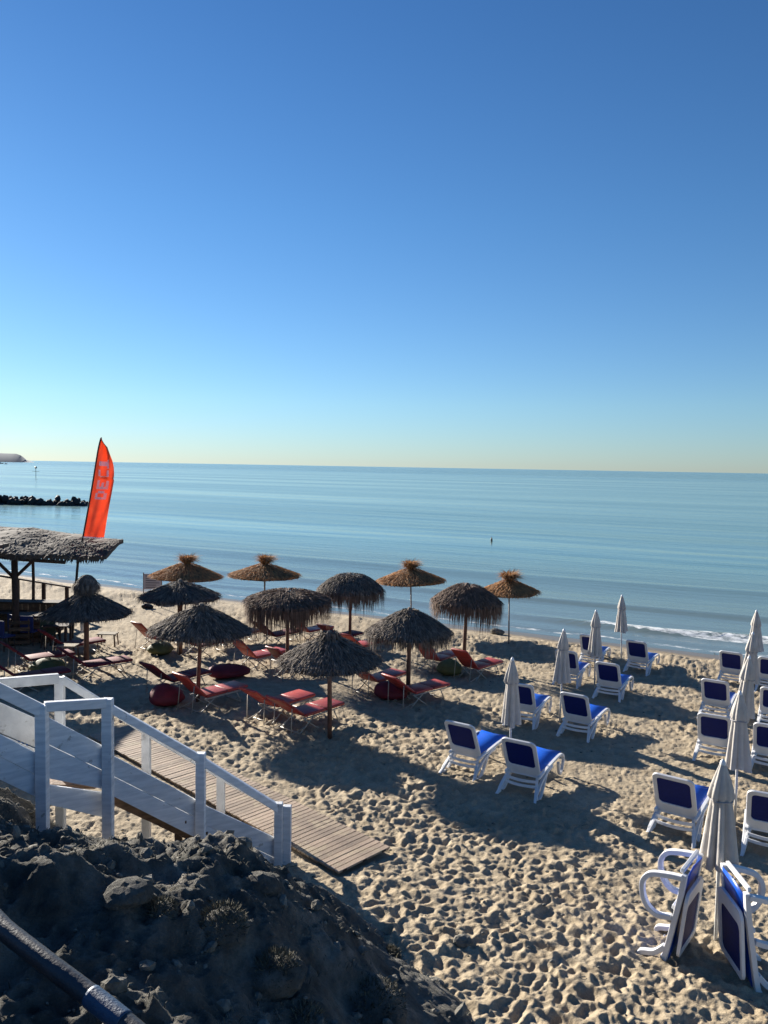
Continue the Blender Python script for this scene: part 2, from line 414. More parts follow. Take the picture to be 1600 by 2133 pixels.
def sea_material():
    m = bpy.data.materials.new('sea water'); m.use_nodes = True
    n = m.node_tree.nodes; l = m.node_tree.links; b = n['Principled BSDF']
    geo = n.new('ShaderNodeNewGeometry')
    # s along the shore normal, t along the shore
    ds = n.new('ShaderNodeVectorMath'); ds.operation = 'DOT_PRODUCT'; ds.inputs[1].default_value = (SX, SY, 0)
    dt = n.new('ShaderNodeVectorMath'); dt.operation = 'DOT_PRODUCT'; dt.inputs[1].default_value = (SY, -SX, 0)
    l.new(geo.outputs['Position'], ds.inputs[0]); l.new(geo.outputs['Position'], dt.inputs[0])
    def coords(a, bb):
        c = n.new('ShaderNodeCombineXYZ')
        for src, k, sc in ((ds, 0, a), (dt, 1, bb)):
            q = n.new('ShaderNodeMath'); q.operation = 'MULTIPLY'; q.inputs[1].default_value = sc
            l.new(src.outputs['Value'], q.inputs[0]); l.new(q.outputs[0], c.inputs[k])
        return c.outputs[0]
    def noise(a, bb, det=3, ro=.5):
        t = n.new('ShaderNodeTexNoise'); t.inputs['Scale'].default_value = 1; t.inputs['Detail'].default_value = det; t.inputs['Roughness'].default_value = ro
        l.new(coords(a, bb), t.inputs['Vector']); return t.outputs['Fac']
    # wind streaks
    st = noise(.035, .004, 4, .6)
    sr = n.new('ShaderNodeMapRange'); sr.inputs['From Min'].default_value = .38; sr.inputs['From Max'].default_value = .62
    l.new(st, sr.inputs['Value'])
    rg = n.new('ShaderNodeMapRange'); rg.inputs['To Min'].default_value = .13; rg.inputs['To Max'].default_value = .22
    l.new(sr.outputs['Result'], rg.inputs['Value'])
    # ripples
    w1 = noise(1.1, .16, 4, .6); w2 = noise(5.0, 1.3, 4, .6); w3 = noise(.28, .035, 2, .5)
    def madd(a, k, c=None):
        q = n.new('ShaderNodeMath'); q.operation = 'MULTIPLY_ADD'; q.inputs[1].default_value = k
        l.new(a, q.inputs[0])
        if c is None: q.inputs[2].default_value = 0
        else: l.new(c, q.inputs[2])
        return q.outputs[0]
    hsum = madd(w2, .045, madd(w1, .22, madd(w3, .9)))
    st2 = n.new('ShaderNodeMapRange'); st2.inputs['To Min'].default_value = .15; st2.inputs['To Max'].default_value = .29
    l.new(sr.outputs['Result'], st2.inputs['Value'])
    far = n.new('ShaderNodeMapRange'); far.inputs['From Min'].default_value = 600; far.inputs['From Max'].default_value = 900; far.inputs['To Max'].default_value = 1.6
    l.new(ds.outputs['Value'], far.inputs['Value'])
    st3 = n.new('ShaderNodeMath'); st3.operation = 'ADD'; l.new(st2.outputs['Result'], st3.inputs[0]); l.new(far.outputs['Result'], st3.inputs[1])
    bp = n.new('ShaderNodeBump'); bp.inputs['Distance'].default_value = .8
    l.new(st3.outputs[0], bp.inputs['Strength']); l.new(hsum, bp.inputs['Height'])
    # foam on the breaking wave at the right
    fn = noise(3.2, 1.3, 7, .8)
    fs = n.new('ShaderNodeTexNoise'); fs.inputs['Scale'].default_value = 1; fs.inputs['Detail'].default_value = 2
    l.new(coords(0, .22), fs.inputs['Vector'])
    sof = n.new('ShaderNodeMath'); sof.operation = 'MULTIPLY_ADD'; sof.inputs[1].default_value = 1.8
    l.new(fs.outputs['Fac'], sof.inputs[0]); l.new(ds.outputs['Value'], sof.inputs[2])
    u = n.new('ShaderNodeMapRange'); u.inputs['From Min'].default_value = 34.0; u.inputs['From Max'].default_value = 34.35
    l.new(sof.outputs[0], u.inputs['Value'])
    v = n.new('ShaderNodeMapRange'); v.inputs['From Min'].default_value = 35.2; v.inputs['From Max'].default_value = 36.9; v.inputs['To Min'].default_value = 1; v.inputs['To Max'].default_value = 0
    l.new(sof.outputs[0], v.inputs['Value'])
    side = n.new('ShaderNodeMapRange'); side.inputs['From Min'].default_value = -11.5; side.inputs['From Max'].default_value = -6.5
    l.new(dt.outputs['Value'], side.inputs['Value'])
    def mul(a, c):
        q = n.new('ShaderNodeMath'); q.operation = 'MULTIPLY'; l.new(a, q.inputs[0]); l.new(c, q.inputs[1]); return q.outputs[0]
    band = mul(mul(u.outputs['Result'], v.outputs['Result']), side.outputs['Result'])
    wl = n.new('ShaderNodeMath'); wl.operation = 'COMPARE'; wl.inputs[1].default_value = 32.15; wl.inputs[2].default_value = .13
    l.new(sof.outputs[0], wl.inputs[0])
    wk = n.new('ShaderNodeMath'); wk.operation = 'MULTIPLY'; wk.inputs[1].default_value = .93; l.new(wl.outputs[0], wk.inputs[0])
    bsum = n.new('ShaderNodeMath'); bsum.operation = 'MAXIMUM'; l.new(band, bsum.inputs[0]); l.new(wk.outputs[0], bsum.inputs[1])
    ff = n.new('ShaderNodeMath'); ff.operation = 'ADD'; l.new(bsum.outputs[0], ff.inputs[0]); l.new(fn, ff.inputs[1])
    fr = n.new('ShaderNodeMapRange'); fr.inputs['From Min'].default_value = 1.40; fr.inputs['From Max'].default_value = 1.56
    l.new(ff.outputs[0], fr.inputs['Value'])
    # colour: turbid by the shore, deeper outwards
    sh = n.new('ShaderNodeMapRange'); sh.inputs['From Min'].default_value = 31; sh.inputs['From Max'].default_value = 60
    l.new(ds.outputs['Value'], sh.inputs['Value'])
    cm = n.new('ShaderNodeMix'); cm.data_type = 'RGBA'
    cm.inputs[6].default_value = (.14, .175, .165, 1); cm.inputs[7].default_value = (.13, .235, .225, 1)
    l.new(sh.outputs['Result'], cm.inputs['Factor'])
    fm = n.new('ShaderNodeMix'); fm.data_type = 'RGBA'; fm.inputs[7].default_value = (.72, .74, .74, 1)
    l.new(fr.outputs['Result'], fm.inputs['Factor']); l.new(cm.outputs[2], fm.inputs[6])
    l.new(fm.outputs[2], b.inputs['Base Color'])
    ro = n.new('ShaderNodeMath'); ro.operation = 'MAXIMUM'
    l.new(rg.outputs['Result'], ro.inputs[0]); l.new(fr.outputs['Result'], ro.inputs[1])
    l.new(ro.outputs[0], b.inputs['Roughness'])
    b.inputs['IOR'].default_value = 1.33
    l.new(bp.outputs['Normal'], b.inputs['Normal'])
    return m
M['sea'] = sea_material()

# ------------------------------------------------------------------ hill
FOOT = [(-40, 21), (-14, 14.5), (-8, 12.2), (-5.4, 11.7), (-4.2, 11.1), (-3.4, 10.45), (-2.6, 10.1), (-1.5, 9.98), (-.6, 9.8), (.1, 9.3), (.75, 8.2), (1.15, 6.5), (1.5, 4), (2, 0), (3, -10), (5, -40)]
def hill_np(x, y):
    best = np.full(x.shape, 1e9); sg = np.zeros(x.shape)
    for (ax, ay), (bx, by) in zip(FOOT[:-1], FOOT[1:]):
        dx, dy = bx - ax, by - ay
        t = np.clip(((x - ax) * dx + (y - ay) * dy) / (dx * dx + dy * dy), 0, 1)
        px, py = ax + t * dx, ay + t * dy
        d = np.hypot(x - px, y - py)
        cr = dx * (y - py) - dy * (x - px)
        upd = d < best
        sg = np.where(upd, np.where(cr < 0, 1.0, -1.0), sg); best = np.where(upd, d, best)
    d = best * sg
    d = d + .55 * vnoise(x * .9, y * .9, 5) * np.clip(1 - np.abs(d) / 4, 0.2, 1)
    z = np.where(d > 0, 3.35 * (1 - np.exp(-np.maximum(d, 0) * 1.15 / 3.35)), d * .6)
    amp = np.clip(d * .8 + .2, .0, 1)
    z = z + amp * (.42 * fbm(x * .8, y * .8, 3, 21) + .16 * fbm(x * 3.1, y * 3.1, 4, 31) + .13 * (.25 - np.abs(fbm(x * 4.3, y * 4.3, 2, 41))) + .07 * (.2 - np.abs(fbm(x * 9, y * 9, 3, 43))) + .035 * fbm(x * 19, y * 19, 2, 47))
    return z - .02
def hill(x, y): return float(hill_np(np.array([x * 1.0]), np.array([y * 1.0]))[0])

def grid_mesh(name, X, Y, Z, material, keep=None, smooth=True, **props):
    r, c = X.shape
    idx = np.arange(r * c).reshape(r, c)
    f = np.stack([idx[:-1, :-1], idx[:-1, 1:], idx[1:, 1:], idx[1:, :-1]], -1).reshape(-1, 4)
    if keep is not None:
        k = (keep[:-1, :-1] | keep[1:, 1:] | keep[1:, :-1] | keep[:-1, 1:]).reshape(-1); f = f[k]
    co_ = np.stack([X, Y, Z], -1).reshape(-1, 3)
    used = np.zeros(len(co_), bool); used[f.reshape(-1)] = True
    remap = np.cumsum(used) - 1; co_ = co_[used]; f = remap[f]
    me = bpy.data.meshes.new(name)
    me.vertices.add(len(co_)); me.vertices.foreach_set('co', co_.astype(np.float32).ravel())
    me.loops.add(f.size); me.loops.foreach_set('vertex_index', f.astype(np.int32).ravel())
    me.polygons.add(len(f)); me.polygons.foreach_set('loop_start', np.arange(0, f.size, 4, dtype=np.int32))
    me.polygons.foreach_set('loop_total', np.full(len(f), 4, np.int32))
    if smooth: me.polygons.foreach_set('use_smooth', np.ones(len(f), bool))
    me.update(calc_edges=True); me.validate()
    me.materials.append(material)
    o = bpy.data.objects.new(name, me); COL.objects.link(o)
    for k_, v_ in props.items(): o[k_] = v_
    return o

# boardwalk frame
BW_E = Vector((-.19, 10.97)); BW_D = Vector((-.715, .70)).normalized(); BW_N = Vector((BW_D.y, -BW_D.x)); BW_W = 1.06; BW_L = 8.0
def bw_mask(x, y):
    u = (x - BW_E.x) * BW_D.x + (y - BW_E.y) * BW_D.y
    v = (x - BW_E.x) * BW_N.x + (y - BW_E.y) * BW_N.y
    d = np.maximum(np.maximum(-u, u - BW_L), np.abs(v) - BW_W / 2)
    return np.clip(d / .35 + .1, 0, 1), d

# sand: a fan of quads, finer near the viewpoint
NR, NC = 640, 900
inv = np.linspace(1 / 5.6, 1 / 62.0, NR); Dr = 1 / inv
Dr = np.interp(np.linspace(0, 1, NR), np.linspace(0, 1, NR), Dr)
T = np.linspace(-.82, .82, NC)
Y = np.repeat(Dr[:, None], NC, 1); X = Y * T[None, :]
s = sea_s(X, Y)
dry = np.clip((29.6 + .7 * vnoise(X * .4, Y * .4, 3) - s) / 1.2, 0, 1)
bm, bd = bw_mask(X, Y)
wob = .25 * fbm(X * 1.3, Y * 1.3, 2, 77)
trod = np.clip(.72 + 1.5 * fbm(X * .33, Y * .33, 3, 19), .12, 1.25)
lump = trod * (.029 * dimples(X + wob, Y - wob, .17, 1, .045, .085, .85) + .034 * dimples(X - wob, Y + wob, .31, 2, .07, .135, .7)) + .012 * dimples(X, Y, .10, 6, .028, .048, .9) + .012 * dimples(X, Y, .75, 4, .14, .24, .35)
lump = lump + .05 * fbm(X * .45, Y * .45, 3, 8) + .030 * fbm(X * 5, Y * 5, 3, 12) + .010 * fbm(X * 17, Y * 17, 2, 13)
heap = .16 * np.exp(-((s - 27.6) / 1.3) ** 2) * (1 + fbm(X * .9, Y * .9, 3, 55))
Z = base_np(X, Y) + (lump * (.25 + .75 * bm) + heap) * dry * np.where(bd < .02, .35, 1) - np.where(bd < .05, .035, 0)
grid_mesh('sand', X, Y, Z, M['sand'], kind='structure', label='sunlit beach sand churned by footprints')
# far-reaching ground under and behind
gx = np.concatenate([-np.geomspace(3000, 40, 14), np.linspace(-36, 36, 25), np.geomspace(40, 3000, 14)])
gy = np.concatenate([-np.geomspace(3000, 40, 14), np.linspace(-36, 60, 33), np.geomspace(70, 3000, 12)])
XX, YY = np.meshgrid(gx, gy)
grid_mesh('ground', XX, YY, base_np(XX, YY) - .28, M['sand'], kind='structure')

# hill
hx = np.linspace(-11, 2.4, 480); hy = np.linspace(2.5, 14.5, 430)
XX, YY = np.meshgrid(hx, hy); ZZ = hill_np(XX, YY)
keep = ZZ > -.25
grid_mesh('hillside', XX, YY, ZZ, M['hill'], keep, kind='structure', label='dark rough hillside of dry earth and grass')
hx = np.linspace(-60, 6, 60); hy = np.linspace(-60, 24, 60)
XX, YY = np.meshgrid(hx, hy); ZZ = hill_np(XX, YY) - .4
grid_mesh('slope', XX, YY, ZZ, M['hill'], ZZ > -.6, kind='structure')

# ------------------------------------------------------------------ sea
NRs, NCs = 800, 150
Ds = np.geomspace(22, 26000, NRs)
Tt = np.linspace(-1.15, 1.15, NCs)
Y = np.repeat(Ds[:, None], NCs, 1); X = Y * Tt[None, :]
s = sea_s(X, Y); t_ = SY * X - SX * Y
fade = np.clip(1.2 - Y / 400, 0, 1)
w_ = .016 * np.sin(s * 1.15 + 1.1 * fbm(X * .03, Y * .03, 2, 60) * 6) * np.clip((s - 30) / 6, .15, 1)
w_ += .022 * np.sin(s * .42 + 5 * fbm(X * .012, Y * .012, 2, 61) * 2) * np.clip((s - 34) / 20, 0, 1)
# low swell reaching in, and the small breaker
w_ += .10 * np.exp(-((s - 47.5 - 1.2 * np.sin(t_ * .05)) / .9) ** 2)
w_ += .09 * np.exp(-((s - 38.5 - .8 * np.sin(t_ * .07 + 1)) / .6) ** 2)
brk = s - 33.6 + 1.8 * (vnoise(t_ * .22, t_ * 0, 4))
w_ += .17 * np.exp(-(brk / np.where(brk > 0, .55, .22)) ** 2) * np.clip((t_ + 14) / 10, .35, 1)
w_ += .03 * np.exp(-((s - 31.9) / .25) ** 2)
Z = WATER + w_ * fade
grid_mesh('sea', X, Y, Z, M['sea'], s > 28.5, kind='structure', label='calm blue sea with faint wind streaks')

# ------------------------------------------------------------------ headland, breakwater, far boats
def headland():
    # stands 2.6 km away on the left
    D = 2600
    xs = np.linspace(-2600, -1183, 90); ys = np.linspace(0, 900, 12)
    XX, YY = np.meshgrid(xs, ys)
    step = .55 * np.clip((-1183 - XX) / 55, 0, 1) + .45 * np.clip((-1225 - XX) / 8, 0, 1)
    z = 28 * step * np.clip(YY / 60, 0, 1) + 6 * np.clip((-1240 - XX) / 120, 0, 1) * np.clip(YY / 120, 0, 1) + 3 * fbm(XX * .02, YY * .02, 3, 70) * step
    return grid_mesh('headland', XX - YY * .46, YY + D, z - .9, M['head'], kind='structure', label='grey blue flat-topped headland across the bay')
headland()

def rock_mesh(r, seed, sq=(1, 1, 1), mat_=None, name='rock', parent=None, loc=(0, 0, 0), sub=2, rough=.28, **props):
    import bmesh
    bm_ = bmesh.new(); bmesh.ops.create_icosphere(bm_, subdivisions=sub, radius=1)
    rs = random.Random(seed)
    off = [Vector((rs.uniform(-1, 1), rs.uniform(-1, 1), rs.uniform(-1, 1))).normalized() for _ in range(9)]
    amp = [rs.uniform(-.5, .6) for _ in off]
    for v in bm_.verts:
        k = 1.0
        for o_, a in zip(off, amp):
            k += rough * a * max(0, v.co.normalized().dot(o_)) ** 4
        k += rs.uniform(-.07, .07)
        v.co = Vector((v.co.x * sq[0], v.co.y * sq[1], v.co.z * sq[2])) * k * r
    me = bpy.data.meshes.new(name); bm_.to_mesh(me); bm_.free(); me.materials.append(mat_ or M['rock'])
    o = bpy.data.objects.new(name, me); COL.objects.link(o); o.location = loc
    if parent is not None: o.parent = parent
    for k_, v_ in props.items(): o[k_] = v_
    return o

bkD = 118.0
bk = thing('breakwater', W(60, 1045, bkD), 'low black breakwater of heaped rocks in the sea at the left', 'breakwater')
bk.location.z = WATER
rr = [rock_mesh(.48, i, (1.3, 1, .7), M['rock'], 'rock', bk, (0, 0, 0), 1) for i in range(6)]
rs = random.Random(5)
for i in range(290):
    o = rr[i] if i < 6 else rr[i % 6].copy()
    if i >= 6: COL.objects.link(o)
    u = rs.uniform(-26, 9.4); k = min(1, (9.9 - u) / 2.5)
    tq = rs.random()
    o.location = (u, (tq - .5) * 4.5 + (-.05 * u), -.1 + k * rs.uniform(.0, 1.15) * (1 - abs(tq - .5) * 1.2))
    o.rotation_euler = (rs.uniform(0, 6), rs.uniform(0, 6), rs.uniform(0, 6)); sc_ = rs.uniform(.7, 1.35); o.scale = (sc_,) * 3

p = W(75, 1003, 300); p.z = WATER
mk = thing('channel_marker', p, 'thin pole marker with a crossbar standing in the sea', 'marker')
b = MB(); b.tube([(0, 0, -1), (0, 0, 3.9)], .09, 6); b.build('pole', M['black'], mk)
b = MB(); b.bar((-1.4, 0, 2.5), (1.4, 0, 2.5), .12, .12); b.build('crossbar', M['black'], mk)
b = MB(); b.tube([(0, 0, 3.55), (0, 0, 3.8), (0, 0, 4.2), (0, 0, 4.45)], [.12, .4, .4, .12], 8); b.build('topmark', M['black'], mk)

def buoy():
    p = W(1024, 1128, 1); r = ray(1024, 1128); t = (WATER - H) / r.z; p = CAM + r * t
    o = thing('spar_buoy', p, 'small dark upright buoy alone on the open water', 'buoy')
    o.scale = (.6, .6, .6)
    b = MB(); b.tube([(0, 0, -.3), (0, 0, .0), (0, 0, .25), (0, 0, .5), (0, 0, .62)], [.12, .16, .15, .11, .03], 10); b.build('float', M['black'], o, True)
    b = MB(); b.tube([(0, 0, .6), (.01, 0, .72)], [.05, .045], 8); b.build('topmark', M['green_dark'], o, True)
buoy()

for i, (px, py, L, lab) in enumerate([(2, 966, 9, 'dark work boat with a white stern far out at the left edge'), (13, 967, 6, 'small white boat beside the dark work boat far out at left')]):
    r = ray(px, py); t = (WATER - H) / r.z; t = min(t, 1500); p = CAM + r * t; p.z = WATER
    o = thing('motor_boat', p, lab, 'boat', .2 + i)
    b = MB()
    vs = []
    for x_, w2, zt in ((-.5, .14, .13), (-.2, .17, .12), (.2, .15, .14), (.5, .01, .19)):
        vs += [(x_ * L, -w2 * L, zt * L), (x_ * L * .9, -w2 * L * .5, -.02 * L), (x_ * L * .9, w2 * L * .5, -.02 * L), (x_ * L, w2 * L, zt * L)]
    fs = []
    for k in range(3):
        for j in range(4): fs.append((k * 4 + j, k * 4 + (j + 1) % 4, (k + 1) * 4 + (j + 1) % 4, (k + 1) * 4 + j))
    fs += [(0, 1, 2, 3), (15, 14, 13, 12)]
    b.add(vs, fs); b.build('hull', M['white_boat'] if i else M['black'], o)
    b = MB(); b.box((-.1 * L, 0, .22 * L), (.3 * L, .2 * L, .16 * L)); b.build('cabin', M['black'] if i else M['white_boat'], o, bevel=.1)
    b = MB(); b.tube([(-.1 * L, 0, .3 * L), (-.1 * L, 0, .5 * L)], .05, 6); b.build('mast', M['black'], o)

# ------------------------------------------------------------------ boardwalk
bw = thing('boardwalk', (BW_E.x, BW_E.y, .02), 'slatted brown boardwalk lying on the sand at the foot of the white stairs', 'boardwalk', math.atan2(BW_D.y, BW_D.x))
nP = int(BW_L / .105)
pm = None
for i in range(nP):
    if pm is None:
        b = MB(); b.box((0, 0, 0), (.091, BW_W, .03)); po = b.build('plank', M['plank'], bw, bevel=.004); pm = po
    else:
        po = pm.copy(); COL.objects.link(po)
    u = .05 + i * .105
    wx, wy = BW_E.x + BW_D.x * u, BW_E.y + BW_D.y * u
    po.location = (u, random.uniform(-.007, .007), base(wx, wy) + .035 + random.uniform(-.003, .003))
    po.rotation_euler = (random.uniform(-.004, .004), random.uniform(-.02, .02), random.uniform(-.004, .004))
for k in (-1, 0, 1):
    b = MB(); b.bar((0, k * .4, .0), (BW_L, k * .4, -.18), .08, .03); b.build('joist', M['dark_wood'], bw)

# ------------------------------------------------------------------ white stairs with fence boards
NEAR = [(-420, 7.85), (-200, 8.4), (0, 9.05), (88, 9.3), (225, 9.75), (418, 10.35), (588, 10.85), (700, 11.2)]
def nD(px): return float(np.interp(px, [a for a, _ in NEAR], [d for _, d in NEAR]))
st = thing('beach_staircase', (-2.4, 10.2, 0), 'white wooden staircase with sloping handrails and board sides leading down to the sand', 'staircase')
inv_st = Matrix.Translation(-st.location)
def rel(p): return Vector(p) - st.location
def npt(px, py, off=0.0): return rel(W(px, py, nD(px) + off))
def post(px, y0, y1, w_=.13, off=0.0, m_='white_paint', D=None):
    D_ = D if D is not None else nD(px) + off
    a = W(px, y0, D_); c = W(px, y1, D_)
    x_ = (a.x + c.x) / 2
    zb = min(c.z, hill(x_, D_) + .1) - .3
    b = MB(); b.box(rel(((x_), D_, (a.z + zb) / 2)), (w_, w_ * .85, a.z - zb)); b.build('post', M[m_], st, bevel=.008)
post(88, 1468, 1675, .135)
post(225, 1455, 1750, .13)
post(418, 1568, 1842, .125)
post(580, 1672, 1828, .12)
post(598, 1678, 1818, .115, off=.0)
post(-210, 1310, 1560, .14); post(-60, 1395, 1620, .13)
# far side posts
def fD(px): return nD(px) + .75
for px, y0, y1 in ((125, 1410, 1500), (305, 1520, 1640), (460, 1612, 1720)):
    post(px, y0, y1 + 30, .115, D=fD(px), m_='white_rail')
post(600, 1690, 1812, .1, D=11.45, m_='white_rail')
post(-160, 1405, 1560, .12, D=fD(-160), m_='white_rail')
# side boards, each one a part
def board(q, off=.075, t=.035, m_='white_paint'):
    b = MB(); b.slab([npt(x_, y_, off) for x_, y_ in q], t); b.build('board', M[m_], st, bevel=.004)
board([(-400, 1322), (82, 1571), (82, 1616), (-400, 1367)][::-1], .07)
board([(-400, 1368), (82, 1617), (82, 1662), (-400, 1430)][::-1], .075)
board([(92, 1489), (220, 1556), (220, 1606), (92, 1545)][::-1], .07)
board([(92, 1549), (220, 1610), (220, 1644), (180, 1624), (92, 1622)][:0] or [(92, 1546), (220, 1607), (220, 1643), (92, 1618)][::-1], .075)
board([(92, 1632), (220, 1650), (220, 1702), (92, 1672)][::-1], .16)
board([(230, 1570), (414, 1668), (414, 1704), (230, 1612)][::-1], .07)
board([(230, 1613), (414, 1705), (414, 1747), (230, 1654)][::-1], .075)
board([(422, 1674), (574, 1744), (574, 1786), (422, 1713)][::-1], .07)
board([(422, 1714), (574, 1787), (574, 1822), (422, 1749)][::-1], .075)
# inner boards of the far side by the upper flight, seen through the gap
def fboard(q, m_='white_rail'):
    b = MB(); b.slab([rel(W(x_, y_, fD(x_))) for x_, y_ in q], .03); return b.build('board', M[m_], st, bevel=.004)
fboard([(-300, 1330), (84, 1500), (84, 1560), (-300, 1400)][::-1])
fboard([(-300, 1404), (84, 1564), (84, 1630), (-300, 1470)][::-1])
# three blue stripes printed on the inner board
for k in range(3):
    x0 = 36 + k * 8; y0 = 1543 + k * 5
    b = MB(); b.slab([rel(W(x_, y_, fD(x_) - .012)) for x_, y_ in ((x0 + 8, y0 - 12), (x0 + 13, y0 - 10), (x0 + 2, y0 + 6), (x0 - 3, y0 + 4))][::-1], .006)
    b.build('stripe', M['sticker'], st)
# handrails
def rail(a, c, Da, Dc, w_=.11, h_=.09, m_='white_paint', name='handrail'):
    b = MB(); b.bar(rel(W(a[0], a[1], Da)), rel(W(c[0], c[1], Dc)), w_, h_); b.build(name, M[m_], st, bevel=.01)
rail((-420, 1230), (86, 1480), nD(-420), nD(86) , .09, .15)
rail((92, 1472), (222, 1464), nD(92), nD(222), .09, .12)
rail((228, 1474), (416, 1580), nD(228) + .02, nD(416) + .02, .13, .10)
rail((420, 1584), (580, 1684), nD(420) + .02, nD(580) + .02, .13, .10)
rail((-200, 1440), (122, 1413), fD(-200), fD(122), .09, .13, 'white_rail')
rail((128, 1414), (305, 1523), fD(128), fD(305), .10, .10, 'white_rail')
rail((309, 1526), (460, 1615), fD(309), fD(460), .10, .10, 'white_rail')
rail((464, 1618), (600, 1693), fD(464), 11.45, .10, .10, 'white_rail')
# treads and stringers between the two sides
tp0 = npt(225, 1640, .1); tp1 = npt(580, 1826, .1)
for k in range(9):
    f = k / 8
    c0 = tp0.lerp(tp1, f)
    b = MB(); b.box((c0.x, c0.y + .36, c0.z), (.26, .66, .04)); b.build('tread', M['brown_wood'], st, bevel=.004)
b = MB(); b.box((tp0.x - .65, tp0.y + .3, tp0.z + .02), (1.0, .7, .05)); b.build('landing', M['brown_wood'], st, bevel=.004)
for dy in (.14, .62):
    b = MB(); b.bar(tp0 + Vector((-.1, dy, -.14)), tp1 + Vector((.1, dy, -.10)), .05, .16); b.build('stringer', M['brown_wood'], st)
b = MB(); b.bar(npt(335, 1712, .5), npt(500, 1790, .3), .08, .1); b.build('brace', M['brown_wood'], st)
b = MB(); b.bar(npt(372, 1820, .4), npt(372, 1725, .4), .09, .09, Vector((0, 1, 0))); b.build('support', M['dark_wood'], st)

# ------------------------------------------------------------------ pipe on the hillside
def pipe():
    pts = [(-260, 1800, 5.9), (-60, 1880, 5.6), (20, 1945, 5.35), (110, 2015, 5.1), (180, 2068, 4.95), (240, 2115, 4.8), (300, 2165, 4.65), (420, 2260, 4.4)]
    W3 = [W(a, b_, d * .94) for a, b_, d in pts]
    o = thing('drain_pipe', W3[3], 'thick black drain pipe with blue tape wraps crossing the slope in the corner', 'pipe')
    R = [q - W3[3] for q in W3]
    c = curve3(R, 14)
    rad = [.064 + .0006 * math.sin(i * 1.9) for i in range(len(c))]
    b = MB(); b.tube(c, rad, 14); b.build('hose', M['pipe'], o, True)
    for a, e in ((58, 76),):
        b = MB(); b.tube(c[a:e], .068, 14); b.build('tape_wrap', M['tape'], o, True)
    # lift slope clear: return positions
    return W3
PIPE = pipe()

# ------------------------------------------------------------------ dry grass, lumps and shrubs on the hillside
def hill_px(px, py):
    r = ray(px, py); t = 3.0
    while t < 30:
        p = CAM + r * t
        if p.z < hill(p.x, p.y): return p
        t += .02
    return on(px, py)
b = MB(); rs = random.Random(3)
N = 5000
xs = rng.uniform(-9.5, 1.6, N * 3); ys = rng.uniform(3.0, 11.4, N * 3)
hz = hill_np(xs, ys); den = vnoise(xs * 1.4, ys * 1.4, 91) + .5 * vnoise(xs * 4, ys * 4, 92)
ok = (hz > .02) & (den > -.05) & (xs > -.62 * ys - .5)
xs, ys, hz = xs[ok][:N], ys[ok][:N], hz[ok][:N]
for x_, y_, z_ in zip(xs, ys, hz):
    a = rs.uniform(0, 6.28); h_ = rs.uniform(.02, .07); ln = rs.uniform(.02, .09)
    p0 = Vector((x_, y_, z_ - .01)); d = Vector((math.cos(a), math.sin(a), 0))
    b.blade(p0, p0 + d * ln * .4 + Vector((0, 0, h_ * .7)), p0 + d * ln + Vector((0, 0, h_ * rs.uniform(.5, 1))), .010, .007, d.cross(Vector((0, 0, 1))))
tag(b.build('dry_grass', M['skin_straw'], kind='stuff'), 'short dry grass matting the dark slope', 'grass')

# broken stones and clods strewn over the slope
b = MB(); rs = random.Random(9); import bmesh as _bm
tb_ = _bm.new(); _bm.ops.create_icosphere(tb_, subdivisions=1, radius=1); iv = [v.co.copy() for v in tb_.verts]; iff = [tuple(v.index for v in f.verts) for f in tb_.faces]; tb_.free()
cnt = 0
while cnt < 520:
    y_ = rs.uniform(3.6, 11.2); x_ = rs.uniform(-.55 * y_, 1.5)
    z_ = hill(x_, y_)
    if z_ < .03: continue
    if vnoise(np.array([x_ * 1.2]), np.array([y_ * 1.2]), 95)[0] < rs.uniform(-.5, .35): continue
    cnt += 1
    r_ = .014 + .075 * rs.random() ** 4; q = Matrix.Rotation(rs.uniform(0, 6), 3, Vector((rs.uniform(-1, 1), rs.uniform(-1, 1), 1)).normalized())
    sx_, sy_, sz_ = rs.uniform(.8, 1.5), rs.uniform(.7, 1.2), rs.uniform(.4, .9)
    b.add([q @ Vector((v.x * sx_, v.y * sy_, v.z * sz_)) * r_ * rs.uniform(.78, 1.22) + Vector((x_, y_, z_ + r_ * .15)) for v in iv], iff)
tag(b.build('rubble', M['boulder'], kind='stuff'), 'grey broken stones and clods strewn on the slope', 'rubble')

def shrub(px, py, R, hgt, lab, seed, n=900):
    n = n // 2
    p = hill_px(px, py); rs = random.Random(seed)
    o = thing('low_shrub', p - Vector((0, 0, .05)), lab, 'shrub', 0, 'scrubby cushions on the slope')
    b = MB()
    rock = rock_mesh(1, seed, (R * .85, R * .85, hgt * .7), M['hill'], 'mound', o, (0, 0, .0), 3, .3)
    for i in range(n):
        a = rs.uniform(0, 6.28); q = math.sqrt(rs.random())
        el = math.acos(q); d = Vector((math.cos(a) * q, math.sin(a) * q, math.sin(el)))
        p0 = Vector((d.x * R * .8, d.y * R * .8, d.z * hgt * .78))
        dd = (d + Vector((rs.uniform(-.7, .7), rs.uniform(-.7, .7), rs.uniform(-.2, .6)))).normalized() * rs.uniform(.02, .06)
        b.blade(p0, p0 + dd * .5, p0 + dd, .012, .009, Vector((rs.uniform(-1, 1), rs.uniform(-1, 1), rs.uniform(-1, 1))))
    b.build('foliage', M['skin_straw'], o, kind='stuff')
shrub(335, 1900, .17, .18, 'small round dry shrub, the uppermost lump on the dark slope below the white stairs', 1)
shrub(462, 1925, .26, .24, 'dark shrub cushion with pale tips right of the small round one', 2, 1300)
shrub(575, 2020, .26, .20, 'wide low shrub with lit top halfway down the slope', 3, 1300)
shrub(815, 1985, .13, .12, 'small pale tuft near the foot of the slope above the earth mound', 4, 600)
shrub(770, 2090, .40, .25, 'broad earth mound covered with dry tufts at the bottom of the slope', 5, 1800)
